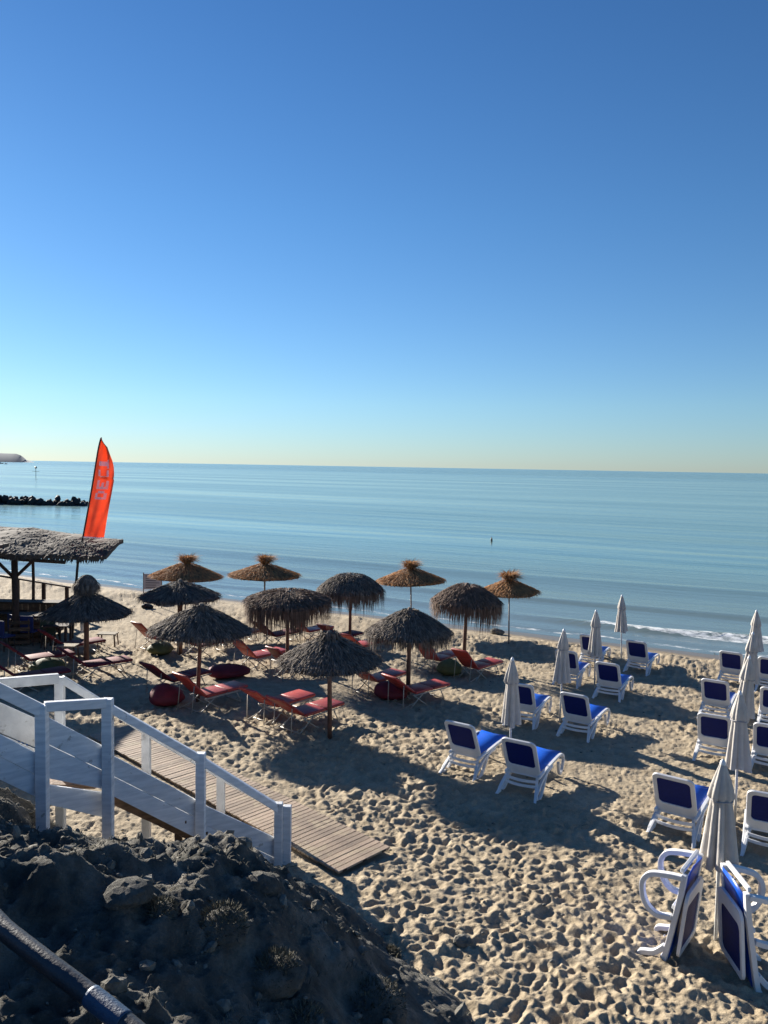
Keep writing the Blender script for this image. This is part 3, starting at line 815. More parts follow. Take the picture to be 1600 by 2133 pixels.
shrub(630, 2125, .22, .16, 'low tufted cushion at the bottom edge left of the broad mound', 6, 900)
for i, (px, py, r_, lab) in enumerate([(965, 1965, .10, 'rounded sand-crusted stone on the lit sand by the slope foot'), (740, 1880, .10, 'earth clod in the shade below the end of the boardwalk'), (905, 2055, .09, 'pale stone half buried at the shadow edge'),
                                      (545, 1850, .16, 'dark earth block under the lower end of the stairs'), (270, 1870, .16, 'grey earth clod under the middle of the stairs')]):
    p = on(px, py) if px > 850 else hill_px(px, py)
    tag(rock_mesh(r_, 40 + i, (1.2, 1, .7), M['hill'] if i in (1, 3, 4) else M['boulder'], 'stone', None, p + Vector((0, 0, r_ * .25)), 3, .4), lab, 'stone')

# ------------------------------------------------------------------ blue sling loungers
def blue_lounger(label, back_ang=64, folded=False):
    o = thing('blue_sun_lounger', (0, 0, 0), label, 'sun lounger')
    x0 = .62; zr = .37
    if folded: back_ang = 4
    a = math.radians(back_ang)
    for sgn in (-1, 1):
        y = sgn * .315
        if folded:
            b = MB(); b.ribbon([Vector((q.x, y, q.z)) for q in curve3([(.60, 0, zr), (.9, 0, zr + .01), (1.45, 0, zr + .02), (1.76, 0, zr + .01)], 6)], .075, .06)
            b.build('side_rail', M['resin'], o, bevel=.008)
            b = MB(); b.ribbon([Vector((q.x, y + sgn * .02, q.z)) for q in curve3([(1.72, 0, zr - .0), (1.68, 0, zr - .14), (1.60, 0, zr - .33), (1.52, 0, zr - .40), (1.42, 0, zr - .42), (1.28, 0, zr - .38), (1.18, 0, zr - .30), (1.14, 0, zr - .18), (1.20, 0, zr - .02)], 6)], .075, .06)
            b.build('leg', M['resin'], o, bevel=.008)
            b = MB(); b.ribbon([Vector((q.x, y, q.z)) for q in curve3([(.80, 0, zr - .02), (.66, 0, zr - .12), (.57, 0, zr - .27), (.50, 0, zr - .24), (.53, 0, zr - .10), (.62, 0, zr)], 6)], .075, .06)
            b.build('leg', M['resin'], o, bevel=.008)
            continue
        # side rail running out and curling down into the foot leg
        b = MB(); b.ribbon([Vector((q.x, y, q.z)) for q in curve3([(x0 - .10, 0, zr - .02), (1.0, 0, zr + .01), (1.5, 0, zr + .03), (1.82, 0, zr + .02), (1.96, 0, zr - .05), (1.98, 0, .22), (1.90, 0, .06), (1.80, 0, .015), (1.74, 0, .05), (1.66, 0, .28)], 5)], .05, .045)
        b.build('side_rail', M['resin'], o, bevel=.008)
        # teardrop leg loop under the head end
        b = MB(); b.ribbon([Vector((q.x, sgn * .325 + sgn * .035 * (1 - q.z / .4), q.z)) for q in curve3([(1.25, 0, zr - .02), (.95, 0, .33), (.62, 0, .24), (.38, 0, .13), (.31, 0, .05), (.38, 0, .0), (.52, 0, .005), (.66, 0, .09), (.90, 0, .30), (1.02, 0, zr - .02)], 6)], .055, .05)
        b.build('leg', M['resin'], o, bevel=.008)
        # spread rear prop
        b = MB(); b.bar((x0 - .02, sgn * .27, .33), (.22, sgn * .37, .0), .05, .05); b.build('leg', M['resin'], o, bevel=.008)
    for xx in (x0, 1.3, 1.93 if not folded else 1.78):
        b = MB(); b.box((xx, 0, zr - .03), (.05, .60, .045)); b.build('cross_bar', M['resin'], o, bevel=.008)
    b = MB()
    n = 10; top = []; 
    for i in range(n + 1):
        x_ = x0 + .02 + ((1.92 if not folded else 1.74) - x0 - .02) * i / n
        zz = zr + .035 + .015 * math.sin(i / n * 3.14) * -1
        top.append((x_, zz))
    vs = []; fs = []
    for x_, zz in top: vs += [(x_, -.285, zz + .01), (x_, 0, zz - .008), (x_, .285, zz + .01), (x_, -.285, zz), (x_, 0, zz - .018), (x_, .285, zz)]
    for i in range(n):
        k = i * 6
        fs += [(k, k + 1, k + 7, k + 6), (k + 1, k + 2, k + 8, k + 7), (k + 3, k + 9, k + 10, k + 4), (k + 4, k + 10, k + 11, k + 5), (k, k + 6, k + 9, k + 3), (k + 2, k + 5, k + 11, k + 8)]
    fs += [(0, 3, 4, 1), (1, 4, 5, 2)]; k = n * 6; fs += [(k, k + 1, k + 4, k + 3), (k + 1, k + 2, k + 5, k + 4)]
    b.add(vs, fs); b.build('seat_sling', M['sling'], o, True)
    # backrest in its own plane: u up the back, y across
    dr = Vector((-math.cos(a), 0, math.sin(a))); nr = Vector((math.sin(a), 0, math.cos(a)))
    org = Vector((x0 + (.9 if folded else 0), 0, zr + (.09 if folded else .0)))
    def bp_(u, y, d=0): return org + dr * u + Vector((0, y, 0)) + nr * d
    L = .80
    out_ = []; in_ = []
    def rrect(u0, u1, hw, r, n_=5):
        pts = []
        for cu, cy, a0 in ((u1 - r, hw - r, 0), (u1 - r, -(hw - r), 90), (u0 + r, -(hw - r), 180), (u0 + r, hw - r, 270)):
            for j in range(n_ + 1):
                t = math.radians(a0 + 90 * j / n_)
                pts.append((cu + r * math.cos(t), cy + r * (math.sin(t) if True else 0) * 1.0))
        return pts
    # order: build by angle (cos->u, sin->y); fix quadrant centres
    def loop(u0, u1, hw, r, n_=5):
        pts = []
        for (cu, cy, a0) in ((u1 - r, hw - r, 0), (u0 + r, hw - r, 90), (u0 + r, -(hw - r), 180), (u1 - r, -(hw - r), 270)):
            for j in range(n_ + 1):
                t = math.radians(a0 + 90 * j / n_); pts.append((cu + r * math.cos(t), cy + r * math.sin(t)))
        return pts
    A = loop(.0, L, .330, .10); Bn = loop(.18, L - .07, .262, .07)
    b = MB(); vs = []
    bow = lambda y_: -.02 * (1 - (y_ / .335) ** 2)
    for (u, y_) in A: vs.append(bp_(u, y_, .018 + bow(y_)))
    for (u, y_) in Bn: vs.append(bp_(u, y_, .018 + bow(y_)))
    for (u, y_) in A: vs.append(bp_(u, y_, -.022 + bow(y_)))
    for (u, y_) in Bn: vs.append(bp_(u, y_, -.022 + bow(y_)))
    n = len(A); fs = []
    for i in range(n):
        j = (i + 1) % n
        fs += [(i, j, n + j, n + i), (2 * n + i, 3 * n + i, 3 * n + j, 2 * n + j), (i, 2 * n + i, 2 * n + j, j), (n + i, n + j, 3 * n + j, 3 * n + i)]
    b.add(vs, fs); b.build('backrest_frame', M['resin'], o, bevel=.006)
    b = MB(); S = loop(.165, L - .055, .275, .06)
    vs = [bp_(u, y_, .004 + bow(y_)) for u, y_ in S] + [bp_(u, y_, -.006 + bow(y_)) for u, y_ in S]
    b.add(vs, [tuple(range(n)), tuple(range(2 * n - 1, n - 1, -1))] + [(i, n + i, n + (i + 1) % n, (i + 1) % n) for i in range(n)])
    b.build('back_sling', M['sling_shaded'], o)
    # slotted lower panel behind, seen from the head end
    if not folded:
        for k, (za, w_) in enumerate(((.30, .60), (.215, .62))):
            b = MB(); b.ribbon([(0, 0, 0), (0, 0, 0)], .01, .01) if False else None
            pts = [Vector((x0 - .16 - .07 * (1 - (q / 1.0) ** 2) - .02 * k, q * w_ / 2, za)) for q in [i / 4 - 1 for i in range(9)]]
            vs = []; fs = []
            for q in pts: vs += [q + Vector((0, 0, -.026)), q + Vector((0, 0, .026)), q + Vector((.018, 0, .026)), q + Vector((.018, 0, -.026))]
            for i in range(8):
                for j in range(4): fs.append((i * 4 + j, i * 4 + (j + 1) % 4, i * 4 + 4 + (j + 1) % 4, i * 4 + 4 + j))
            fs += [(3, 2, 1, 0), (32, 33, 34, 35)]
            b.add(vs, fs); b.build('back_panel', M['resin'], o, bevel=.005)
    else:
        b = MB(); b.ribbon([Vector((q.x, 0, q.z)) for q in curve3([(x0 + .02, 0, zr), (x0 - .16, 0, zr - .02), (x0 - .24, 0, .28), (x0 - .20, 0, .20), (x0 - .05, 0, .22)], 5)], .5, .03); b.build('end_handle', M['resin'], o, bevel=.006)
    return o
HEAD = math.atan2(SY, SX)
bl = blue_lounger('')
blues = [
    (960, 1612, -1, 'blue lounger left of the front pair before the first white parasol'),
    (1082, 1655, 0, 'blue lounger right of the front pair, its looped legs nearest the big shadow'),
    (1085, 1512, 2, 'blue lounger half hidden behind the nearest left-hand white parasol'),
    (1196, 1537, -1, 'blue lounger with upright back between the first and second white parasols of the left row'),
    (1180, 1428, 1, 'blue lounger peeking out right of the second white parasol of the left row'),
    (1265, 1458, 0, 'blue lounger right of the third white parasol of the left row'),
    (1228, 1388, 2, 'blue lounger mostly hidden behind the third white parasol of the left row'),
    (1326, 1402, -4, 'blue lounger nearest the surf, by itself right of the farthest small parasol'),
    (1521, 1428, -3, 'farthest blue lounger of the right-hand row beside the crowded parasols'),
    (1602, 1442, 2, 'far blue lounger cut by the right edge of the picture'),
    (1488, 1500, -2, 'blue lounger in the right-hand row directly behind another seen back-on'),
    (1486, 1588, 0, 'blue lounger seen back-on left of the second nearest parasol of the right row'),
    (1602, 1612, 2, 'blue lounger cut by the right edge beside the second nearest parasol'),
    (1612, 1520, 1, 'blue lounger showing only one white leg at the right edge'),
    (1402, 1745, -5, 'blue lounger just behind the nearest parasol with a sunlit blue seat corner'),
    (1600, 1785, 4, 'nearest upright blue lounger cut by the right edge, near the folded ones'),
]
for px, py, da, lab in blues:
    g = on(px, py); rz = HEAD + math.radians(da - 4)
    off = Vector((math.cos(rz), math.sin(rz), 0)) * -.42
    place(bl, g + off + Vector((0, 0, -.015)), rz + random.uniform(-.03, .03), lab, 'blue and white sun loungers')
# two folded ones stood on end against the nearest parasol pole
U9 = tip(1507, 1587, 2.3)
for k in (0, 1):
    f = blue_lounger(['folded blue lounger stood on end, left of the nearest parasol pole, legs looping left', 'folded blue lounger stood on end, right of the nearest parasol pole, legs looping right'][k], folded=True)
    f['group'] = 'folded loungers leaning on the nearest parasol'
    # local x (length) -> up, local z -> sideways towards the pole
    if k == 0:
        ang, lean, pos = math.radians(142), math.radians(10), U9 + Vector((-.74, -.04, 0))
    else:
        ang, lean, pos = math.radians(-2), math.radians(8), U9 + Vector((.26, -.62, 0))
    side = Vector((math.cos(ang), math.sin(ang), 0))          # direction the legs point to
    up = (Vector((0, 0, 1)) - side * math.sin(lean)).normalized()
    zl = -(side - up * side.dot(up)).normalized()
    yl = zl.cross(up).normalized()
    mm = Matrix.Identity(4)
    for i in range(3): mm[i][0] = up[i]; mm[i][1] = yl[i]; mm[i][2] = zl[i]
    org_ = pos + side * .20 - up * .53
    for i in range(3): mm[i][3] = org_[i]
    f.matrix_world = mm

# ------------------------------------------------------------------ closed white parasols
def parasol(seed, h=2.3, pole_m='grey_pole'):
    rs = random.Random(seed)
    o = thing('closed_parasol', (0, 0, 0), '', 'parasol', 0, 'closed off-white parasols')
    b = MB(); b.tube([(0, 0, -.3), (0, 0, h - .05)], .021, 10); b.build('pole', M['white_rail'], o, True)
    b = MB(); b.tube([(0, 0, h - .08), (0, 0, h - .03), (0, 0, h + .0), (0, 0, h + .03)], [.03, .038, .03, .008], 10); b.build('finial', M['resin'], o, True)
    def skirt(prof, amp, name, nple=8, ph=0, ragged=.0):
        n = nple * 6; vs = []; fs = []
        pj = [rs.uniform(-.12, .12) for _ in range(nple)]; pa = [rs.uniform(.6, 1.3) for _ in range(nple)]
        cx, cy = rs.uniform(-.02, .02), rs.uniform(-.02, .02)
        for k, (z, r) in enumerate(prof):
            q = k / (len(prof) - 1)
            for j in range(n):
                t = 2 * math.pi * j / n; pi_ = (j // 6) % nple
                f = (j % 6) / 6
                fold = math.sin(f * math.pi) * pa[pi_]
                rad = r * (1 - amp * (.35 + .65 * q) * (1 - fold) * 1.0)
                tt = t + pj[pi_] * q + ph
                zz = z + (ragged * math.sin(pi_ * 2.4 + seed) if k == len(prof) - 1 else 0)
                vs.append((math.cos(tt) * rad + cx * q, math.sin(tt) * rad + cy * q, zz))
        for k in range(len(prof) - 1):
            for j in range(n): fs.append((k * n + j, k * n + (j + 1) % n, (k + 1) * n + (j + 1) % n, (k + 1) * n + j))
        b = MB(); b.add(vs, fs); x = b.build(name, M['fabric'], o, True)
        return x
    bot = h - 1.27 + rs.uniform(-.04, .03)
    skirt([(h - .02, .03), (h - .10, .06), (h - .30, .125), (h - .44, .155), (h - .50, .12)], .3, 'vent', 8, .2, .015)
    skirt([(h - .30, .085), (h - .47, .125), (h - .56, .135), (h - .75, .165), (h - 1.0, .195), (bot, .235)], .42, 'canopy', 8, 0, .025)
    b = MB(); b.tube([(math.cos(t) * .128, math.sin(t) * .128, h - .475 + .008 * math.sin(3 * t)) for t in [2 * math.pi * j / 20 for j in range(20)]], .010, 6, True); b.build('tie_strap', M['tie'], o, True)
    return o
par = [
    (1068, 1372, 'nearest white parasol of the left row, behind the front pair of blue loungers'),
    (1172, 1312, 'second white parasol of the left row, by the lounger with the upright back'),
    (1244, 1272, 'third white parasol of the left row, near the small surf'),
    (1299, 1240, 'farthest white parasol of the left row, seen against the breaking wave'),
    (1577, 1272, 'farthest white parasol of the right row, its tip against the water'),
    (1567, 1318, 'fourth white parasol of the crowded right row, mostly hidden'),
    (1554, 1368, 'third white parasol of the crowded right row counted from the front'),
    (1543, 1442, 'second nearest white parasol of the right row, pole to the right of the front one'),
    (1507, 1587, 'nearest and largest white parasol, with folded loungers leaning on its pole'),
]
for i, (px, py, lab) in enumerate(par):
    g = tip(px, py, 2.3); o = parasol(100 + i); o['label'] = lab
    o.location = g; o.rotation_euler = (random.uniform(-.02, .02), random.uniform(-.015, .03), random.uniform(0, 6))

# ------------------------------------------------------------------ thatched umbrellas
def thatch_umbrella(px, py, h, R, rise, drop, kind, label, seed, tuft=0.0, p=1.15, pole_r=.055, base_px=None, n=1500, group=None, lean=(0, 0), flare=.0):
    rs = random.Random(seed)
    if base_px: g = on(*base_px)
    else: g = tip(px, py, h)
    o = thing('thatched_umbrella', g, label, 'umbrella', 0, group)
    mt = {'straw': M['straw'], 'palm': M['palm'], 'brown': M['palm_red']}[kind]
    core = M['straw_core'] if kind == 'straw' else M['palm_core']
    ap = h - tuft
    def zz(r): return ap - rise * (r / R) ** p
    b = MB(); b.tube([(lean[0] * -.3, lean[1] * -.3, -.3), (0, 0, ap - .1)], [pole_r, pole_r * .85], 8); b.build('pole', M['pole_wood'] if kind != 'straw' else M['grey_pole'], o, True)
    # inner cone
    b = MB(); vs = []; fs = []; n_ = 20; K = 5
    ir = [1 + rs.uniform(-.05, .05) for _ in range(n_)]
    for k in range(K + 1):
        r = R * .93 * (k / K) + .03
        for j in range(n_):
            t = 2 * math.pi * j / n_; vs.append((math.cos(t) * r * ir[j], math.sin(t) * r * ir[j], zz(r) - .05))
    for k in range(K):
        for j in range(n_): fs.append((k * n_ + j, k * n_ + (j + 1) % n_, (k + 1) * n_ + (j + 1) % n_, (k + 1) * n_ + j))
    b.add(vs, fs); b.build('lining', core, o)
    # radial ribs and struts
    b = MB()
    for j in range(8):
        t = 2 * math.pi * j / 8 + .2
        b.bar((.05 * math.cos(t), .05 * math.sin(t), zz(.05) - .1), (R * .9 * math.cos(t), R * .9 * math.sin(t), zz(R * .9) - .09), .03, .03)
    b.build('rib', M['dark_wood'], o)
    # blades in courses
    b = MB()
    sect = [rs.uniform(.82, 1.15) for _ in range(16)]
    for i in range(int(n * 1.8)):
        q = math.sqrt(rs.random()); r0 = R * (.05 + .85 * q)
        t = rs.uniform(0, 2 * math.pi); rad = Vector((math.cos(t), math.sin(t), 0))
        k = sect[int(t / 6.2832 * 16) % 16]
        L = rs.uniform(.22, .42)
        p0 = rad * r0 + Vector((0, 0, zz(r0) + .01))
        sl = rise * p / R * (r0 / R) ** (p - 1)
        dn = (rad + Vector((0, 0, -sl))).normalized()
        tw = Vector((-rad.y, rad.x, 0)) * rs.uniform(-.25, .25)
        p1 = p0 + (dn + tw) * L * .55 + Vector((0, 0, rs.uniform(.0, .06)))
        r1 = math.hypot(p1.x, p1.y)
        if r1 + L * .45 > R:
            dd = drop * k * rs.uniform(.5, 1.1)
            p2 = p1 + rad * rs.uniform(.0, .07) + tw * .1 + Vector((0, 0, -dd * (.6 if drop > .2 else 1) - .03))
        else:
            p2 = p0 + (dn + tw * 1.4) * L + Vector((0, 0, rs.uniform(-.01, .03)))
        b.blade(p0, p1, p2, .021, .018, Vector((-rad.y, rad.x, rs.uniform(-.6, .6))))
    # hanging rim fringe
    nf = int((380 + 800 * min(drop, .9)) * R)
    for i in range(nf):
        t = rs.uniform(0, 2 * math.pi); rad = Vector((math.cos(t), math.sin(t), 0))
        k = sect[int(t / 6.2832 * 16) % 16]; ri = R * rs.uniform(.86, 1.0) * (.5 + .5 * k) 
        ri = min(ri, R * 1.02)
        p0 = rad * (ri - .12) + Vector((0, 0, zz(ri - .12)))
        dd = drop * k * rs.uniform(.35, 1.2) + .04
        out = rs.uniform(.02, .09) + flare
        p1 = p0 + rad * out + Vector((0, 0, -dd * .35)); p2 = p1 + rad * rs.uniform(-.03, .05) + Vector((rs.uniform(-.03, .03), rs.uniform(-.03, .03), -dd * .65))
        b.blade(p0, p1, p2, .030, .024, Vector((-rad.y, rad.x, rs.uniform(-.4, .4))))
    b.build('thatch', mt, o, kind='stuff')
    # top tuft
    b = MB(); tt = max(tuft, .08)
    if tuft > .4: b.tube([(0, 0, ap - .25), (0, 0, ap - .08), (0, 0, ap + .14), (0, 0, ap + .30), (0, 0, ap + .40)], [.22, .27, .28, .2, .04], 12)
    for i in range((900 if tuft > .4 else 520) if tuft > .1 else 90):
        t = rs.uniform(0, 2 * math.pi); rad = Vector((math.cos(t), math.sin(t), 0))
        r0 = rs.uniform(.02, .09); p0 = rad * r0 + Vector((0, 0, ap - .12))
        if kind == 'straw':
            sp = rs.random(); p1 = p0 + rad * (.04 + .26 * sp) + Vector((0, 0, tt * rs.uniform(.35, .95)))
            p2 = p1 + rad * rs.uniform(.08, .42) + Vector((rs.uniform(-.05, .05), rs.uniform(-.05, .05), rs.uniform(-.16, .16)))
        elif tuft > .4:
            el = rs.uniform(-.5, 1.5); rk = (.27 + .07 * (el < .2)) * math.cos(el) + .03
            p0 = rad * rk * .9 + Vector((0, 0, ap + .14 + .27 * math.sin(el)))
            p1 = p0 + rad * .05 + Vector((0, 0, -.05)); p2 = p1 + rad * rs.uniform(-.03, .10) + Vector((0, 0, -rs.uniform(.10, .26)))
        else:
            p1 = p0 + rad * rs.uniform(.02, .12 + tt * .45) + Vector((0, 0, tt * rs.uniform(.5, 1.1)))
            p2 = p1 + rad * rs.uniform(.04, .14) + Vector((0, 0, -rs.uniform(.05, tt + .10)))
        b.blade(p0, p1, p2, .03, .024, Vector((-rad.y, rad.x, .2)))
    b.tube([(0, 0, ap - .2), (0, 0, ap - .02), (0, 0, ap + tt * .5)], [.10, .085, .04], 8)
    b.build('tuft', mt, o, kind='stuff')
    o.rotation_euler = (rs.uniform(-.03, .03), rs.uniform(-.035, .035), rs.uniform(-.3, .3))
    return o
gp = 'dark palm-thatched umbrellas'; gs = 'golden straw umbrellas by the water'
TU = thatch_umbrella
TU(385, 1150, 2.9, 1.42, .62, .05, 'straw', 'golden straw umbrella at the far left behind the sign, broad with thick tuft', 11, .36, 1.0, .035, group=gs, n=1700)
TU(551, 1150, 2.9, 1.50, .58, .05, 'straw', 'golden straw umbrella with a wild windblown tuft, second from the left', 12, .40, .9, .04, group=gs, n=1700, flare=.03)
TU(860, 1162, 2.9, 1.45, .60, .06, 'straw', 'golden straw umbrella at the waterline with a small red-brown tuft', 13, .38, 1.05, .035, group=gs, n=1700)
TU(1068, 1184, 2.88, 1.10, .52, .05, 'straw', 'smallest golden straw umbrella, rightmost by the water on a thin pole', 14, .36, .95, .03, base_px=(1060, 1345), group=gs, n=1500)
TU(190, 1197, 2.75, 1.34, .80, .10, 'palm', 'dark umbrella with a tall rounded knob near the beach bar at left', 21, .46, .95, .08, base_px=(180, 1383), group=gp)
TU(375, 1203, 2.5, 1.32, .55, .12, 'palm', 'low grey umbrella below the leftmost golden one, beside the sign', 22, .10, 1.1, .09, group=gp)
TU(412, 1250, 2.60, 1.29, .66, .26, 'palm', 'wide shaggy grey umbrella on a pale pole above the crimson beanbags', 23, .14, 1.15, .055, base_px=(412, 1462), group=gp, n=2000)
TU(600, 1228, 2.4, 1.36, .32, .85, 'brown', 'flat-topped brown umbrella with a long hanging fringe', 24, .05, 2.2, .06, group=gp, n=1900)
TU(731, 1195, 2.6, 1.22, .62, .80, 'palm', 'dome-shaped dark umbrella against the water with a deep fringe', 25, .02, 2.0, .06, group=gp, n=1900)
TU(850, 1258, 2.45, 1.20, .66, .55, 'palm', 'grey umbrella with ragged fringe over the long crimson lounger', 26, .12, 1.3, .065, base_px=(850, 1446), group=gp, n=1900)
TU(965, 1212, 2.65, 1.18, .62, .80, 'brown', 'pointed brown umbrella with a deep fringe near the waterline', 27, .04, 1.6, .065, base_px=(966, 1381), group=gp, n=1900)
TU(692, 1303, 2.45, 1.18, .62, .10, 'palm', 'nearest grey umbrella with stiff straight thatch over two red loungers', 28, .16, 1.1, .055, base_px=(687, 1532), group=gp, n=2100)

# ------------------------------------------------------------------ red sunbeds
def red_lounger(label, back=42, dark=False):
    o = thing('red_sun_lounger', (0, 0, 0), label, 'sun lounger')
    x0 = .68; z = .34; a = math.radians(back)
    cm = M['cushion_shaded'] if dark else M['cushion']
    for sg in (-1, 1):
        y = sg * .29
        b = MB(); b.tube([(x0 - .05, y, z - .05), (1.95, y, z - .05)], .016, 8); b.build('side_rail', M['cream_tube'], o, True)
        b = MB(); b.tube(curve3([(.95, y, z - .05), (.55, y + sg * .02, .02), (.48, y + sg * .02, .0)], 3), .014, 6)
        b.tube(curve3([(.62, y, z - .03), (1.02, y + sg * .02, .02), (1.08, y + sg * .02, 0)], 3), .014, 6); b.build('leg', M['cream_tube'], o, True)
        b = MB(); b.tube([(1.60, y, z - .05), (1.74, y + sg * .02, .0)], .014, 6); b.build('leg', M['cream_tube'], o, True)
        b = MB(); b.tube([(x0 - math.cos(a) * .5, y, z + math.sin(a) * .5 - .02), (x0 - .42, y, .02), (x0 - .02, y, .10)], .013, 6); b.build('prop', M['cream_tube'], o, True)
    for xx, yy, zz, rr_ in ((1.74, .31, .01, .013), (1.95, .29, z - .05, .016), (.48, .31, .01, .013)):
        b = MB(); b.tube([(xx, -yy, zz), (xx, yy, zz)], rr_, 6); b.build('cross_bar', M['cream_tube'], o, True)
    def pad(p, q, t, name):
        b = MB(); b.bar(p, q, .60, t); x = b.build(name, cm, o, True, bevel=.028); return x
    pad((x0 + .02, 0, z + .01), (x0 + .66, 0, z + .01), .075, 'cushion')
    pad((x0 + .67, 0, z + .01), (1.98, 0, z + .01), .075, 'cushion')
    d = Vector((-math.cos(a), 0, math.sin(a)))
    p0 = Vector((x0, 0, z + .02))
    pad(p0 + d * .02, p0 + d * .44, .07, 'back_cushion'); pad(p0 + d * .45, p0 + d * .84, .07, 'back_cushion')
    return o
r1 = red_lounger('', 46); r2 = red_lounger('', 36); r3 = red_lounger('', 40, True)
reds = [
    (r1, 402, 1478, 0, 'red sunbed with lit foot end below the wide grey umbrella, right of the crimson beanbag'),
    (r3, 335, 1445, 4, 'shaded crimson sunbed left of the pale umbrella pole, behind the beanbag'),
    (r2, 548, 1500, 2, 'red sunbed on the far side of the pair under the nearest grey umbrella'),
    (r2, 605, 1520, 0, 'red sunbed on the near side of the pair under the nearest grey umbrella'),
    (r1, 512, 1392, 0, 'red sunbed below the flat-topped umbrella with a small lit patch'),
    (r1, 588, 1412, -2, 'red sunbed tucked behind the nearest grey umbrella canopy'),
    (r2, 762, 1445, 2, 'red sunbed with bright pink foot end left of the brown pole'),
    (r2, 838, 1468, -8, 'long crimson sunbed right of the brown pole with its foot in the sun'),
    (r1, 893, 1398, 3, 'red sunbed behind the green pouf beneath the ragged-fringe umbrella'),
    (r1, 972, 1415, -3, 'red sunbed right of the green pouf, the rightmost red one'),
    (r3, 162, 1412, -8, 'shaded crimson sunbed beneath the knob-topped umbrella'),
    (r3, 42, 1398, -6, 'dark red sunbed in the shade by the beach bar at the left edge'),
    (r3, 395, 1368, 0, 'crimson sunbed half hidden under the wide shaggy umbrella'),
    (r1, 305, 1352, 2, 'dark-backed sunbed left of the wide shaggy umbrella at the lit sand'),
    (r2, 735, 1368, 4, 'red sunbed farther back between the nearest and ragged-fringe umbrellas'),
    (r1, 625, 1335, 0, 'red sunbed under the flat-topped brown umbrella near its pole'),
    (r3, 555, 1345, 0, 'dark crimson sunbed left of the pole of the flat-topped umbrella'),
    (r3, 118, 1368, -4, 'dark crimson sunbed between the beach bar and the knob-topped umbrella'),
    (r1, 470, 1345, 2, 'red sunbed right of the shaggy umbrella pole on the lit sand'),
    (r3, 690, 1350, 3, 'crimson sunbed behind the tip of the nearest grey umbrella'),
    (r3, 20, 1440, -6, 'crimson sunbed at the left edge nearest the white stairs'),
]
for pr, px, py, da, lab in reds:
    g = on(px, py); rz = HEAD - math.radians(14 - da)
    off = Vector((math.cos(rz), math.sin(rz), 0)) * -.5
    place(pr, g + off + Vector((0, 0, -.01)), rz, lab, 'red cushioned sunbeds')

# beanbags and poufs
def beanbag(px, py, sx, sy, sz, m_, lab, cat, name, seed, group=None):
    g = on(px, py)
    rs = random.Random(seed)
    import bmesh
    bm_ = bmesh.new(); bmesh.ops.create_uvsphere(bm_, u_segments=28, v_segments=16, radius=1)
    for v in bm_.verts:
        c = v.co; zt = c.z
        k = 1 + .06 * math.sin(3 * math.atan2(c.y, c.x) + seed) + .04 * math.sin(7 * math.atan2(c.y, c.x) + 5 * c.z)
        zz = zt * sz * (1 if zt > 0 else .75)
        if name == 'beanbag': zz += sz * .35 * max(0, -c.x) * (1 if zt > 0 else 0)
        v.co = Vector((c.x * sx * k * (1 - .18 * max(0, zt)), c.y * sy * k * (1 - .18 * max(0, zt)), max(zz, -sz * .72) + sz * .70))
    me = bpy.data.meshes.new(name); bm_.to_mesh(me); bm_.free(); me.materials.append(m_)
    me.polygons.foreach_set('use_smooth', [True] * len(me.polygons))
    body = bpy.data.objects.new('body', me); COL.objects.link(body)
    o = thing(name, g, lab, cat, rs.uniform(-.4, .4), group)
    body.parent = o
    b = MB(); b.tube([(math.cos(t) * sx * .86, math.sin(t) * sy * .86, sz * 1.05) for t in [2 * math.pi * j / 24 for j in range(24)]], .012, 6, True); b.build('seam', m_, o, True)
    b = MB(); b.tube(curve3([(-.08, 0, sz * 1.62), (-.04, 0, sz * 1.75), (.04, 0, sz * 1.75), (.08, 0, sz * 1.62)], 4), .014, 6); b.build('handle', m_, o, True)
    return o
gb = 'crimson beanbags'
beanbag(348, 1468, .42, .42, .30, M['cushion_shaded'], 'crimson beanbag in front of the shaded sunbed at left', 'beanbag', 'beanbag', 1, gb)
beanbag(476, 1410, .62, .42, .22, M['cushion_shaded'], 'wide flat crimson beanbag right of the pale umbrella pole', 'beanbag', 'beanbag', 2, gb)
beanbag(815, 1455, .46, .40, .26, M['cushion_shaded'], 'crimson beanbag against the brown pole of the ragged umbrella', 'beanbag', 'beanbag', 3, gb)
gg = 'olive poufs'
beanbag(937, 1405, .40, .40, .28, M['olive'], 'olive green pouf between the two rightmost red sunbeds', 'pouf', 'pouf', 4, gg)
beanbag(335, 1362, .42, .40, .24, M['olive'], 'olive pouf beneath the left rim of the wide shaggy umbrella', 'pouf', 'pouf', 5, gg)
beanbag(100, 1400, .50, .42, .24, M['olive'], 'dark olive pouf in the shade near the beach bar', 'pouf', 'pouf', 6, gg)
for i, (px, py, r_, lab) in enumerate([(338, 1262, .30, 'dark rounded rock on the sand below the low grey umbrella'), (308, 1268, .22, 'smaller dark rock left of the rounded one'), (1035, 1322, .2, 'dark clod on the sand beside the thin pole of the smallest golden umbrella')]):
    tag(rock_mesh(r_, 60 + i, (1.3, 1, .7), M['boulder'] if i == 2 else M['rock'], 'rock', None, on(px, py) + Vector((0, 0, .1)), 3, .4), lab, 'rock')

